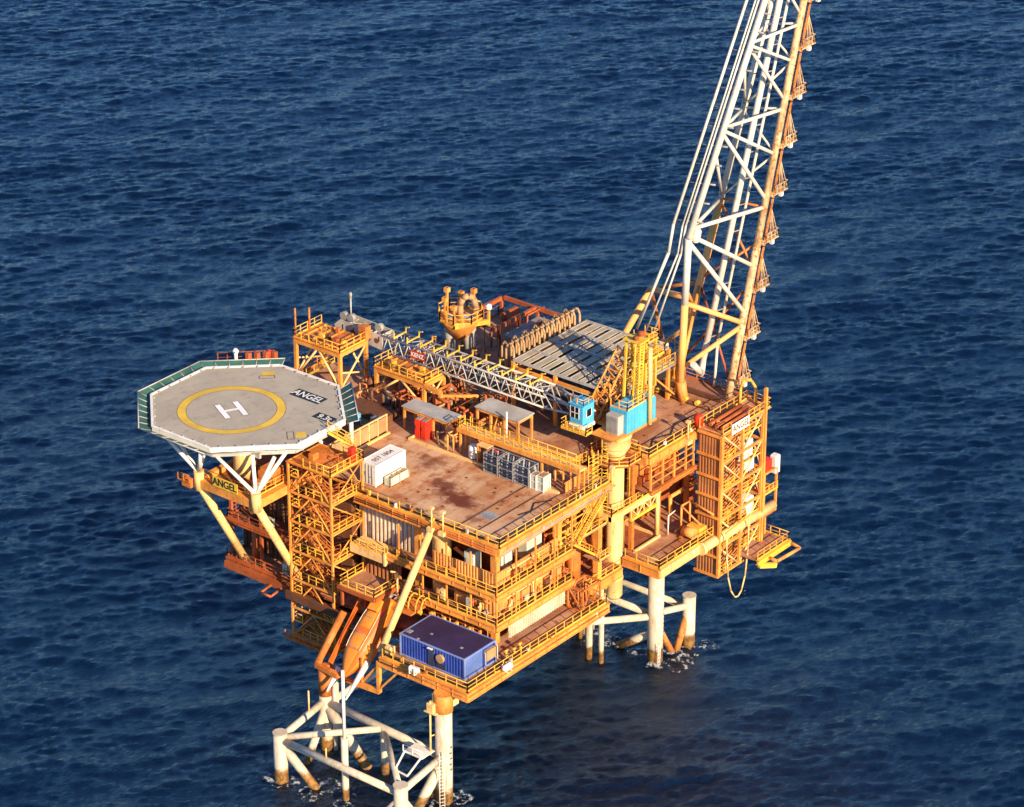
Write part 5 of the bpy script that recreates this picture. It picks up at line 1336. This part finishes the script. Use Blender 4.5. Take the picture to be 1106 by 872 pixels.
for k in range(90):
    x = rnd.uniform(28.9,38.2); y = rnd.uniform(18.5,39.5); z = rnd.uniform(29.5,31.6); d = rnd.uniform(1,3.5); r_ = rnd.choice((.07,.1,.16,.2))
    if 31<x<36 and 29<y<37.5 and z>31: z = 30.4
    pts_ = [(x,y,29),(x,y,z),(x+d,y,z),(x+d,y,29)] if k % 2 else [(x,y,29),(x,y,z),(x,min(39.4,y+d),z),(x,min(39.4,y+d),29)]
    part('pipe', MB().path(pts_,r_,6), M[rnd.choice(('rust','rust','dark','copper','orange'))], mp_)
for k in range(20):
    x = rnd.uniform(29.5,38); y = rnd.uniform(19,39.5); part('vessel', MB().lathe(x,y,[(.2,29),(.5,29.2),(.5,30.4),(.15,30.9)],12), M[rnd.choice(('rust','dark','steel','orange'))], mp_)
mb = MB(); mb.box(25.6,28.4,30.4,36.6,29.01,29.9); part('low_block', mb, M['dark'], mp_)
for (x,y,s,c_) in ((28.3,22.5,.3,'white'),(29.8,20.4,.35,'letterwhite'),(24.2,33.5,.5,'cyan'),(24.8,31,.7,'steel')): part('drum', MB().lathe(x,y,[(s,29),(s,30.2),(s*.6,30.35)],12), M[c_], mp_)

# fence panels at the back of the laydown deck
fn = thing('fence', 'row of brown fence panels along the back edge of the laydown deck', 'fence', (18,28.9,ZU))
mb = MB()
for i in range(7): mb.box(13.0+i*1.65,14.4+i*1.65,28.85,28.95,29.3,31.2)
part('panel', mb, M['copper'], fn)
mb = MB()
for i in range(8): mb.beam((12.85+i*1.65,28.9,ZU),(12.85+i*1.65,28.9,31.4),.14,.14,(1,0,0))
mb.beam((12.8,28.9,31.45),(24.5,28.9,31.45),.16,.14); part('post', mb, M['cream'], fn)

# ------------------------------------------------------------------ ELEVATED WALKWAY
ew = thing('elevated_walkway', 'long raised yellow walkway with railings crossing the top deck above the bottle racks', 'walkway', (26,9.5,ZU))
part('floor', MB().box(25.7,26.9,.4,18.7,32.1,32.3), M['cream'], ew)
mb = MB(); mb.beam((25.6,.3,32.1),(25.6,18.8,32.1),.2,.5); mb.beam((26.98,.3,32.1),(26.98,18.8,32.1),.2,.5); part('edge_beam', mb, M['struct'], ew)
mb = MB(); mb.rail([(25.7,.4,32.35),(25.7,18.7,32.35),(26.9,18.7,32.35)],1.2,1.4); mb.rail([(26.9,17.5,32.35),(26.9,1.8,32.35)],1.2,1.4); part('handrail', mb, M['rail'], ew)
mb = MB()
for y in (.6,6.0,15.4,18.4):
    for x in (25.75,26.8): mb.beam((x,y,ZU),(x,y,32),.24,.24,(1,0,0))
part('post', mb, M['struct'], ew)
mb = MB(); mb.ladder((26.9,18.2,29.1),(26.9,18.2,33.6),(0,1,0),.8); mb.ladder((27.6,.2,29.1),(27.6,.2,33.8),(1,0,0),.8); mb.ladder((28.6,.2,29.1),(28.6,.2,33.8),(1,0,0),.8)
for z in np.arange(30.5,33.8,.55): mb.tube((27.2,-.3,z),(29.0,-.3,z),.05,4); mb.tube((25.6,18.8,z),(26.9,18.9,z),.05,4)
part('caged_ladder', mb, M['yellow'], ew)
mb = MB(); mb.stair((28.2,5.8,29.1),(28.2,1.6,32.3),(1,0,0),.9); part('stair_flight', mb, M['rail'], ew)

# ------------------------------------------------------------------ SHELTERS, LOCKERS
def shelter(x0,x1,y0,y1,z,label,br_):
    t = thing('shelter', label, 'shelter', ((x0+x1)/2,(y0+y1)/2,ZU), 0, 'flat roofed shelters on orange posts')
    part('roof', MB().box(x0-.25,x1+.25,y0-.25,y1+.25,z-.02,z+.12), M['grey'], t)
    mb = MB()
    ys = [y0+(y1-y0)*k/3 for k in range(4)]
    for x in (x0,x1):
        for y in ys: mb.beam((x,y,ZU),(x,y,z-.3),.26,.26,(1,0,0))
        mb.beam((x,y0-.1,z-.2),(x,y1+.1,z-.2),.26,.36)
    for y in ys: mb.beam((x0+.1,y,z-.22),(x1-.1,y,z-.22),.2,.3)
    if br_: mb.tube((x0,ys[1],ZU+.2),(x0,(ys[1]+ys[2])/2,z-.5),.1,6); mb.tube((x0,ys[2],ZU+.2),(x0,(ys[1]+ys[2])/2,z-.5),.1,6)
    part('frame', mb, M['cladorange'], t)
    return t
shelter(26.6,28.7,21.1,27.9,32.0,'narrow grey roofed shelter standing behind the red lockers',False)
t = shelter(31.2,33.8,13.9,20.2,32.5,'grey roofed shelter with diagonal braces behind the elevated walkway',True)
part('pole', MB().tube((30.6,15.2,29),(30.6,15.2,33.6),.12,6), M['white'], t)
def locker(y0, label, dull):
    t = thing('locker', label, 'locker', (26.3,y0+.42,ZU), 0, 'red lockers')
    bo = part('locker_body', MB().bbox(25.5,27.0,y0,y0+.85,ZU+.1,31.5,.05), M['red'], t)
    mb = MB(); mb.box(25.46,25.5,y0+.08,y0+.77,29.3,31.3); part('door', mb, M['red'], bo)
    mb = MB(); mb.box(25.42,25.46,y0+.65,y0+.72,30.2,30.7); part('handle', mb, M['black'], bo)
    mb = MB(); mb.box(25.6,26.9,y0+.12,y0+.73,31.501,31.56); part('top_plate', mb, M['steel'], t)
    mb = MB(); mb.box(25.6,26.9,y0+.1,y0+.75,ZU+.005,ZU+.1); part('plinth', mb, M['dark'], t)
locker(23.6,'red locker nearer the camera of the tall pair by the shelter',0); locker(24.55,'red locker on the left of the tall pair by the shelter',0)
# pump behind lockers
mb = MB(); mb.vessel((26.6,21.3,29.6),(27.6,21.3,29.6),.5,12); mb.tube((26,22.2,29),(26,22.2,30.6),.14,8); mb.tube((26,22.2,30.4),(27.4,21.6,30.4),.12,8); mb.box(25.9,28,20.9,22.4,29.01,29.2)
solo('pump', mb, M['copper'], 'small brown pump beside the red lockers under the shelter', 'pump')
mb = MB(); mb.path([(25.0,19.8,29),(25.0,19.8,31.4),(26.6,19.8,31.4),(26.6,19.8,29)],.12,6); mb.path([(25.0,18.9,29),(25.0,18.9,31.4),(26.6,18.9,31.4)],.12,6); mb.tube((25,19.8,31.4),(25,18.9,31.4),.12,6)
solo('barrier_frame', mb, M['cladorange'], 'orange tube frame at the left end of the elevated walkway', 'frame')

# ------------------------------------------------------------------ CARGO on the laydown deck
wc = thing('cargo_container', 'white cargo container with black numbers on its roof on the top deck', 'container', (15.2,21.6,ZU))
x0,x1,y0,y1,z0,z1 = 12.5,18.0,20.45,22.85,ZU+.12,31.85
b_ = MB().box(x0+.12,x1-.12,y0+.1,y1-.1,z0+.1,z1-.05)
body = part('container_body', b_, M['white'], wc)
part('ribbed_side', MB().corrug((x0+.14,y0+.06),(1,0),5.2,z0+.16,z1-.14,.32,.035,.03), M['white'], body)
mb = MB()
for x in (x0,x1-.14):
    for y in (y0,y1-.14): mb.box(x,x+.14,y,y+.14,z0-.1,z1)
for y in (y0,y1-.14): mb.box(x0+.14,x1-.14,y,y+.14,z1-.14,z1-.003); mb.box(x0+.14,x1-.14,y,y+.14,z0-.003,z0+.14)
for x in (x0,x1-.14): mb.box(x,x+.14,y0+.14,y1-.14,z1-.14,z1-.003); mb.box(x,x+.14,y0+.14,y1-.14,z0-.003,z0+.14)
part('corner_frame', mb, M['white'], wc)
mb = MB()
for k in range(2): mb.box(x0-.0,x0+.11,y0+.18+k*1.04,y0+1.18+k*1.04,z0+.2,z1-.2)
d = part('door', mb, M['white'], wc)
mb = MB()
for y in (y0+.5,y0+.95,y0+1.45,y0+1.9): mb.tube((x0-.06,y,z0+.15),(x0-.06,y,z1-.15),.03,6)
for y in (y0+.5,y0+1.45): mb.box(x0-.09,x0-.04,y,y+.3,z0+1.05,z0+1.12)
mb.box(x0-.03,x0-.005,y1-.85,y1-.6,z0+1.2,z0+1.55)
part('locking_bar', mb, M['steel'], d)
lettering('roof_lettering', '057 1804', .95, M['dark'], wc, (15.2,21.6,z1-.04), (1,0,0), (0,1,0), .012, 1.0)
ba = thing('cargo_basket', 'low pale open basket of scrap against the white container', 'basket', (15.2,19.6,ZU))
mb = MB()
for (a,b2,c2,d2) in ((13.6,17.0,19.15,19.22),(13.6,17.0,19.98,20.05),(13.6,13.67,19.22,19.98),(16.93,17.0,19.22,19.98)): mb.box(a,b2,c2,d2,ZU+.1,30.1)
mb.box(13.67,16.93,19.22,19.98,ZU+.1,ZU+.2); part('basket_shell', mb, M['pale'], ba)
mb = MB()
for x in (13.6,15.3,16.98): mb.beam((x,19.1,ZU),(x,19.1,30.15),.12,.12,(1,0,0))
part('rib', mb, M['copper'], ba)
mb = MB()
for k in range(9):
    x = 13.9+k*.33; mb.box(x,x+.27,19.35,19.85,ZU+.2,29.9+.22*((k*7) % 3)/2)
part('scrap', mb, M['copper'], ba)
# gas bottle racks
def rack(label, y0):
    t = thing('gas_bottle_rack', label, 'bottle rack', (24.75,y0+1.05,ZU), 0, 'racks of blue and grey gas bottles')
    mb = MB()
    for x in (23.7,25.5):
        for y in (y0,y0+2.05): mb.beam((x,y,ZU),(x,y,31.6),.1,.1,(1,0,0))
    for z in (29.15,30.3,31.5):
        for x in (23.7,25.5): mb.beam((x,y0+.05,z),(x,y0+2.0,z),.08)
        for y in (y0,y0+2.05): mb.beam((23.75,y,z),(25.45,y,z),.08)
    part('rack_frame', mb, M['drumgrey'], t)
    for i in range(5):
        for j in range(3):
            x = 24.0+j*.58; y = y0+.22+i*.41
            part('gas_bottle', MB().lathe(x,y,[(.20,29.05),(.22,31.0),(.08,31.25),(.08,31.5)],10), M['drumblue' if (i+j) % 2 else 'drumgrey'], t)
    mb = MB()
    for z in (29.5,29.95,30.55,31.05): mb.box(23.62,23.68,y0+.06,y0+1.99,z,z+.16)
    part('slat', mb, M['drumblue'], t)
    return t
rack('bottle rack nearest the cream hut, left of the row of three',11.1); rack('middle bottle rack in the row of three under the elevated walkway',8.75); rack('bottle rack nearest the pale crates, right of the row of three',6.4)
ht = thing('store_hut', 'small cream roofed orange hut at the left end of the bottle racks', 'hut', (26,14.1,ZU))
part('roof', MB().box(24.6,27.6,13.3,15.0,31.55,31.68), M['cream'], ht)
mb = MB()
for x in (24.7,27.5):
    for y in (13.4,14.9): mb.beam((x,y,ZU),(x,y,31.5),.18,.18,(1,0,0))
part('frame', mb, M['cladorange'], ht); part('back_panel', MB().box(25.1,27.4,13.5,13.6,29.1,31.4), M['red'], ht); part('side_panel', MB().box(27.3,27.4,13.65,14.8,29.1,31.4), M['rust'], ht)
tk = thing('liquid_tank', 'white round liquid tank on the deck left of the cream roofed hut', 'tank', (25.4,16.1,ZU))
part('tank_body', MB().lathe(25.4,16.1,[(.55,29.25),(.62,29.4),(.62,30.7),(.5,30.9),(.2,30.95)],18), M['white'], tk); part('pallet', MB().box(24.7,26.1,15.4,16.8,29.01,29.22), M['copper'], tk)
def crate(x, y, sx, sy, h, label):
    t = thing('tank_crate', label, 'crate', (x,y,ZU), 0, 'pale framed crates')
    part('crate_body', MB().bbox(x-sx+.06,x+sx-.06,y-sy+.06,y+sy-.06,29.15,ZU+h-.05,.04), M['pale'], t)
    mb = MB()
    for a in (-1,1):
        for b2 in (-1,1): mb.beam((x+a*sx,y+b2*sy,ZU),(x+a*sx,y+b2*sy,ZU+h),.1,.1,(1,0,0))
        for z in (29.1,ZU+h*.55,ZU+h-.05): mb.beam((x+a*sx,y-sy,z),(x+a*sx,y+sy,z),.07); mb.beam((x-sx,y+a*sy,z),(x+sx,y+a*sy,z),.07)
    part('crate_frame', mb, M['white'], t); part('lid', MB().box(x-sx+.1,x+sx-.1,y-sy+.1,y+sy-.1,ZU+h-.045,ZU+h-.01), M['copper'], t)
crate(24.3,5.75,.55,.42,1.9,'narrow pale green crate beside the right end of the bottle racks'); crate(24.45,4.75,.65,.5,2.0,'wider pale green crate at the front of the crate pair by the bottle racks')
mb = MB()
for (x,y) in ((26.0,4.2),(27.6,3.2)):
    mb.path([(x,y,29),(x,y,31.2),(x+1.4,y,31.2),(x+1.4,y,29)],.11,6); mb.path([(x,y-1.2,29),(x,y-1.2,31.2),(x+1.4,y-1.2,31.2),(x+1.4,y-1.2,29)],.11,6); mb.tube((x,y,31.2),(x,y-1.2,31.2),.11,6)
for k in range(8): mb.box(24.8+k*.55,25.2+k*.55,1.7,1.8,29.4,30.6)
mb.tube((24.6,1.75,30.7),(29.2,1.75,30.7),.07,5); mb.tube((24.6,1.75,29.3),(29.2,1.75,29.3),.07,5)
solo('pipe_guard', mb, M['cladorange'], 'orange pipe guards and low fence right of the pale crates', 'guard rail')

# ------------------------------------------------------------------ BLUE CONTAINER on the lower deck
bc = thing('workshop_container', 'large dark blue ribbed container at the near corner of the lowest deck', 'container', (4.7,3.2,ZL))
x0,x1,y0,y1,z0,z1 = 1.9,7.6,-1.6,8.05,ZL+.1,18.55
part('container_body', MB().box(x0+.14,x1-.14,y0+.14,y1-.14,z0+.1,z1-.08), M['blue'], bc)
part('ribbed_side', MB().corrug((x0+.13,y1-.15),(0,-1),y1-y0-.3,z0+.15,z1-.15,.42,.07,.03), M['blue'], bc)
part('ribbed_side', MB().corrug((x0+.15,y0+.13),(1,0),3.2,z0+.15,z1-.15,.42,.07,.03), M['blueend'], bc, 'end wall coloured paler blue to look sunlit')
mb = MB()
for x in (x0,x1-.16):
    for y in (y0,y1-.16): mb.box(x,x+.16,y,y+.16,z0-.08,z1)
for y in (y0,y1-.16): mb.box(x0+.16,x1-.16,y,y+.16,z1-.15,z1-.004); mb.box(x0+.16,x1-.16,y,y+.16,z0,z0+.15)
for x in (x0,x1-.16): mb.box(x,x+.16,y0+.16,y1-.16,z1-.15,z1-.004); mb.box(x,x+.16,y0+.16,y1-.16,z0,z0+.15)
part('corner_frame', mb, M['blueframe'], bc)
part('roof', MB().box(x0+.17,x1-.17,y0+.17,y1-.17,z1-.079,z1-.03), M['blueroof'], bc)
mb = MB(); mb.box(x0-.06,x0+.07,2.9,3.75,z0+.2,z1-.35); part('door', mb, M['drumblue'], bc)
mb = MB(); mb.box(x0-.32,x0-.07,3.0,3.7,z1-.3,z1-.2); part('door_canopy', mb, M['white'], bc)
mb = MB(); mb.tube((x0-.25,1.9,z0+1.65),(x0+.05,1.9,z0+1.65),.55,18); part('extract_fan', mb, M['copper'], bc)
mb = MB(); mb.box(x0-.03,x0+.02,1.2,2.6,z0+.3,z0+.9); part('vent_panel', mb, M['drumblue'], bc)
mb = MB()
for x in (x0,x1-.2):
    for y in (y0,y1-.2):
        for z in (z0-.09,z1-.17): mb.box(x-.025,x+.225,y-.025,y+.225,z,z+.18)
part('corner_casting', mb, M['drumgrey'], bc)
mb = MB()
for k in range(5): mb.box(x0+.3,x1-.3,y0+1.4+k*1.75,y0+1.46+k*1.75,z1-.03,z1-.012)
part('roof_seam', mb, M['blueroof'], bc)
mb = MB(); mb.box(2.6,3.3,7.1,7.7,z1-.029,z1+.05); mb.box(3.9,4.2,4.9,5.2,z1-.029,z1+.04); mb.box(3.6,3.9,.2,.5,z1-.029,z1+.05); mb.box(2.1,2.4,5.4,5.7,z1-.029,z1+.03); part('roof_fitting', mb, M['drumgrey'], bc)
mb = MB(); mb.box(5.6,7.4,y0-.28,y0+.1,z0+.9,z0+2.2); part('air_conditioner', mb, M['copper'], bc)
mb = MB(); mb.path([(7.2,y0-.1,z0+2.4),(7.2,y0-.5,z0+2.4),(7.2,y0-.5,z0)],.08,6); mb.path([(5.2,y0-.1,z0+2.2),(5.2,y0-.4,z0+2.2),(5.2,y0-.4,z0)],.07,6); part('duct_pipe', mb, M['grey'], bc)
# little things along the lower deck rail
def raft(x, y, rz, label):
    t = thing('life_raft_canister', label, 'life raft', (x,y,ZL+.2), rz, 'white canisters hung on the lower deck rail')
    c = MB()
    for k in range(2): c.vessel((-.5,0,.0+.0),(.5,0,.0),.38,14)
    part('canister', MB().vessel((-.55,0,.35),(.55,0,.35),.40,14), M['white'], t, local=True)
    mb = MB()
    for a in (-.35,.35): mb.beam((a,-.45,-.1),(a,.45,-.1),.1); mb.beam((a,.45,-.1),(a,.45,.7),.08,.08,(1,0,0))
    part('cradle', mb, M['white'], t, local=True)
raft(-.35,4.0,R(90),'white canister hung on the railing in front of the blue container'); raft(6.7,-3.95,0,'white canister hung on the right hand railing near the blue container end')
mb = MB(); mb.bbox(.55,1.3,8.3,9.2,ZL+.02,ZL+1.3,.05); mb.tube((.9,8.0,ZL),(.9,8.0,ZL+1.6),.1,6)
solo('deck_box', mb, M['cream'], 'cream box on the lower deck left of the blue container', 'box')
for k,(x,y,h,lab) in enumerate(((8.6,-2.3,1.2,'small yellow valve stand closest to the blue container end'),(9.8,-2.5,1.0,'small yellow valve stand second from the blue container'),(11.0,-2.4,1.1,'small yellow valve stand farthest from the blue container'))):
    mb = MB(); mb.tube((x,y,ZL),(x,y,ZL+h),.1,8); mb.tube((x-.25,y,ZL+h),(x+.25,y,ZL+h),.14,8); mb.tube((x,y-.25,ZL+h*.6),(x,y+.25,ZL+h*.6),.12,8)
    solo('valve_stand', mb, M['rail'], lab, 'valve', 'valve stands beside the blue container')
mb = MB(); mb.bbox(.9,2.2,-.5,.5,12.3,13.6,.05); mb.tube((-.75,.9,12.4),(-.75,.9,14.4),.1,6); mb.box(-1.6,.0,-.1,1.6,12.2,12.3); mb.bbox(-1.5,-.7,.3,1.3,12.31,13.4,.05)
solo('leg_top_box', mb, M['cream'], 'cream box bracketed to the top of the nearest white leg', 'box')

# ------------------------------------------------------------------ big raking brace
mb = MB().tube((9.8,9.8,28.0),(1.3,10.4,15.5),.44,16)
br_ = solo('raking_brace', mb, M['cream'], 'long cream raking tube from the top deck edge down to the lower deck', 'brace')

# ------------------------------------------------------------------ LIFEBOAT and its ramp
T = Vector((7.0,14.0,18.6)); Nn = Vector((-1.1,14.0,11.9)); D = (Nn-T).normalized(); U = Vector((D.z,0,-D.x)); U = U if U.z > 0 else -U; S = Vector((0,1,0)); LEN = (Nn-T).length
lb = thing('lifeboat', 'orange free fall lifeboat pointing steeply down its launching ramp', 'lifeboat', (3,14,14))
def hull(prof_w, prof_lo, prof_hi, n=20, m=14, a0=0, a1=360):
    mb = MB(); vs = []; closed = (a1-a0 == 360)
    for i in range(n+1):
        t = i/n; w_ = prof_w(t); lo = prof_lo(t); hi = prof_hi(t)
        for j in range(m):
            a = R(a0+(a1-a0)*j/(m if closed else m-1)); ca, sa = math.cos(a), math.sin(a)
            ca = math.copysign(abs(ca)**.75, ca); sa2 = math.copysign(abs(sa)**.8, sa)
            vs.append(T + D*LEN*t + S*w_*ca + U*(sa2*hi if sa2 > 0 else sa2*lo))
    fs = []
    for i in range(n):
        for j in range(m if closed else m-1):
            k = (j+1) % m; fs.append((i*m+j, (i+1)*m+j, (i+1)*m+k, i*m+k))
    if closed: fs.append(tuple(range(m))); fs.append(tuple(n*m+j for j in reversed(range(m))))
    mb.add(vs, fs, True); return mb
pw = lambda t: 1.72*min(1,(.62+1.2*t))*(1-max(0,(t-.55)/.45)**2.2*.93)
plo = lambda t: 1.15*(1-max(0,(t-.5)/.5)**2*.85)
phi = lambda t: 1.55*(1-.25*max(0,(.12-t)/.12))*(1-max(0,(t-.55)/.45)**2*.85)
part('hull', hull(pw, plo, phi), M['boat'], lb)
grow = lambda f, k: (lambda t: f(t)*k+.012)
part('canopy_stripe', hull(grow(pw,1.0), grow(plo,1.0), grow(phi,1.02), 20, 5, 118, 150), M['boatred'], lb)
part('canopy_stripe', hull(grow(pw,1.02), grow(plo,1.0), grow(phi,1.0), 20, 6, 168, 206), M['boatred'], lb)
mb = hull(grow(pw,1.015), grow(plo,1.0), grow(phi,1.015), 40, 12, 20, 160)
nb2 = MB(); keep = [k for k in range(len(mb.f)) if (k//11) in (7,8,17,18,19,27)]
nb2.v = mb.v; nb2.f = [mb.f[k] for k in keep]; nb2.sm = [True]*len(keep)
used = sorted({i for f in nb2.f for i in f}); mp2 = {a: i for i, a in enumerate(used)}
nb2.v = [mb.v[a] for a in used]; nb2.f = [tuple(mp2[i] for i in f) for f in nb2.f]
part('cross_band', nb2, M['boatred'], lb)
part('gunwale_band', hull(grow(pw,1.04), grow(plo,1.03), grow(phi,1.03), 20, 4, 348, 362), M['boatred'], lb)
mb = MB(); c_ = T+D*1.6+U*1.5; mb.beam(c_-S*.7, c_+S*.7, 1.5, .9, tuple(U)); part('steering_cupola', mb, M['boat'], lb)
mb = MB(); c2 = c_+D*.78; mb.beam(c2-S*.5+U*.1, c2+S*.5+U*.1, .06, .45, tuple(U)); part('cupola_window', mb, M['glass'], lb)
mb = MB()
for t in (.34,.48,.62):
    for s in (-1,1):
        p = T+D*LEN*t+S*s*pw(t)*.80+U*phi(t)*.62; mb.beam(p-D*.22,p+D*.22,.08,.3,tuple(U))
part('porthole', mb, M['glass'], lb)
mb = MB(); p = T+D*LEN*.18-S*1.2+U*1.0; mb.beam(p-D*.5,p+D*.5,.1,.9,tuple(U)); part('side_hatch', mb, M['boatred'], lb)
mb = MB()
for s in (-1,1):
    mb.path([T+D*LEN*t+S*s*pw(t)*.62+U*(phi(t)*.93+.12) for t in (.2,.3,.4,.5,.6,.7)],.035,5)
    mb.path([T+D*LEN*t+S*s*(pw(t)*1.02+.05)+U*(-.12-.16*(i%2)) for i, t in enumerate([.1+.05*k for k in range(15)])],.03,4)
part('grab_line', mb, M['white'], lb)
mb = MB()
for t in (.12,.3,.5,.68): mb.beam(T+D*LEN*t-S*.5+U*(phi(t)+.02), T+D*LEN*t+S*.5+U*(phi(t)+.02), .12, .12, tuple(U))
part('lifting_lug', mb, M['steel'], lb)
mb = MB(); p = T-D*.2; mb.path([p+S*.9+U*.4,p-D*.6+S*.9,p-D*.6-S*.9,p-S*.9+U*.4],.1,6); mb.tube(p,p-D*.5,.25,10); part('propeller_guard', mb, M['steel'], lb)
ra = thing('launch_ramp', 'orange inclined lifeboat ramp ending in two white spear shaped arms', 'launching ramp', (3,14,12))
mb = MB()
for s in (-1.15,1.15): mb.beam(T-D*1.2+S*s-U*1.55, Nn+S*s-U*1.0, .35, .55, tuple(U))
for k in range(7):
    c_ = T+D*(LEN*k/6)-U*1.6; mb.beam(c_-S*1.2,c_+S*1.2,.2,.2)
part('ramp_rail', mb, M['boatred'], ra)
mb = MB(); mb.beam((6.4,17.4,18.4),(-.6,16.6,12.6),.4,.5); mb.beam((6.6,17.2,15.2),(6.6,17.2,18.6),.35,.35,(1,0,0)); part('side_rail', mb, M['boatred'], ra)
mb = MB()
for a, b_ in (((1.0,12.2,13.6),(-3.05,12.2,10.4)),((.2,15.9,11.8),(-2.1,15.9,9.7))): mb.tube(a,b_,.45,10,.12)
part('white_arm', mb, M['white'], ra)
mb = MB(); mb.tube((1.0,12.2,13.6),(2.6,12.6,15.2),.35,10); mb.beam((.2,9.8,15.0),(.2,9.8,10.8),.45,.45,(1,0,0)); mb.beam((.2,9.8,10.9),(.2,15.4,10.6),.4,.6); mb.beam((.3,9.8,14.6),(.3,12.4,11.2),.22,.22); mb.beam((.1,9.6,11.4),(.1,7.0,14.4),.22,.22); mb.beam((.2,12.4,11.2),(.2,12.4,14.4),.25,.25,(1,0,0)); part('ramp_bracket', mb, M['struct'], ra)
mb = MB(); mb.tube((4.2,18.6,16.6),(-.7,18.5,11.9),.45,12); mb.beam((-.7,18.7,11.7),(-.8,15.2,11.4),.6,.6); mb.tube((0,18,11.4),(0,18,7.6),.84,18); mb.beam((-.7,18.6,11.6),(.4,17.6,11.3),.5,.5); part('ramp_prop', mb, M['orange'], ra)
# lifeboat station platform and its hoops
lp_ = thing('lifeboat_station', 'small pale floored railed platform above the lifeboat, beside the left stair tower', 'platform', (6.2,16.6,17))
part('floor', MB().box(4.3,8.6,13.9,19.4,19.8,19.98), M['deckplate'], lp_)
mb = MB(); mb.rail([(8.6,19.3,19.98),(4.4,19.3,19.98),(4.4,14.0,19.98),(8.6,14.0,19.98)],1.1,1.4); part('handrail', mb, M['rail'], lp_)
mb = MB(); mb.beam((4.3,13.8,19.7),(4.3,19.5,19.7),.3,.5); mb.beam((4.3,13.8,19.7),(8.6,13.8,19.7),.3,.5); 
for x, y in ((8.4,14.2),(8.4,19.1),(4.6,19.1)): mb.beam((x,y,15.7 if x>7 else 17.2),(x,y,19.5),.28,.28,(1,0,0))
part('support', mb, M['rust'], lp_)
mb = MB()
for k in range(2):
    y = 11.6-k*1.9
    mb.path([(8.8,y,18.6)]+[(8.8+1.0*math.cos(R(a))-1.0, y+.1, 18.6+1.6*math.sin(R(a))) for a in range(0,181,30)],.1,6)
    mb.path([(8.8,y-.7,18.6)]+[(8.8+1.0*math.cos(R(a))-1.0, y-.7, 18.6+1.6*math.sin(R(a))) for a in range(0,181,30)],.1,6)
part('hoop', mb, M['rail'], lp_)
part('boarding_floor', MB().box(6.0,8.7,9.8,13.7,18.3,18.5), M['orange'], lp_)
mb = MB(); mb.tube((8.0,13.5,18.5),(8.0,13.5,22.0),.12,6); mb.tube((8.0,13.5,22.0),(6.6,13.2,22.8),.12,6); part('davit_arm', mb, M['cream'], lp_)
tr = MB(); tr.box(5.4,10.9,21.7,27.7,15.1,15.4); tr.beam((5.2,14.2,15.1),(5.2,28.6,15.1),.35,1.0); tr.box(5.4,7.0,14.4,21.2,15.1,15.4)
solo('dark_roof_slab', tr, M['dark'], 'dark brown floor slab and beam crossing the left stair tower low down', 'slab')
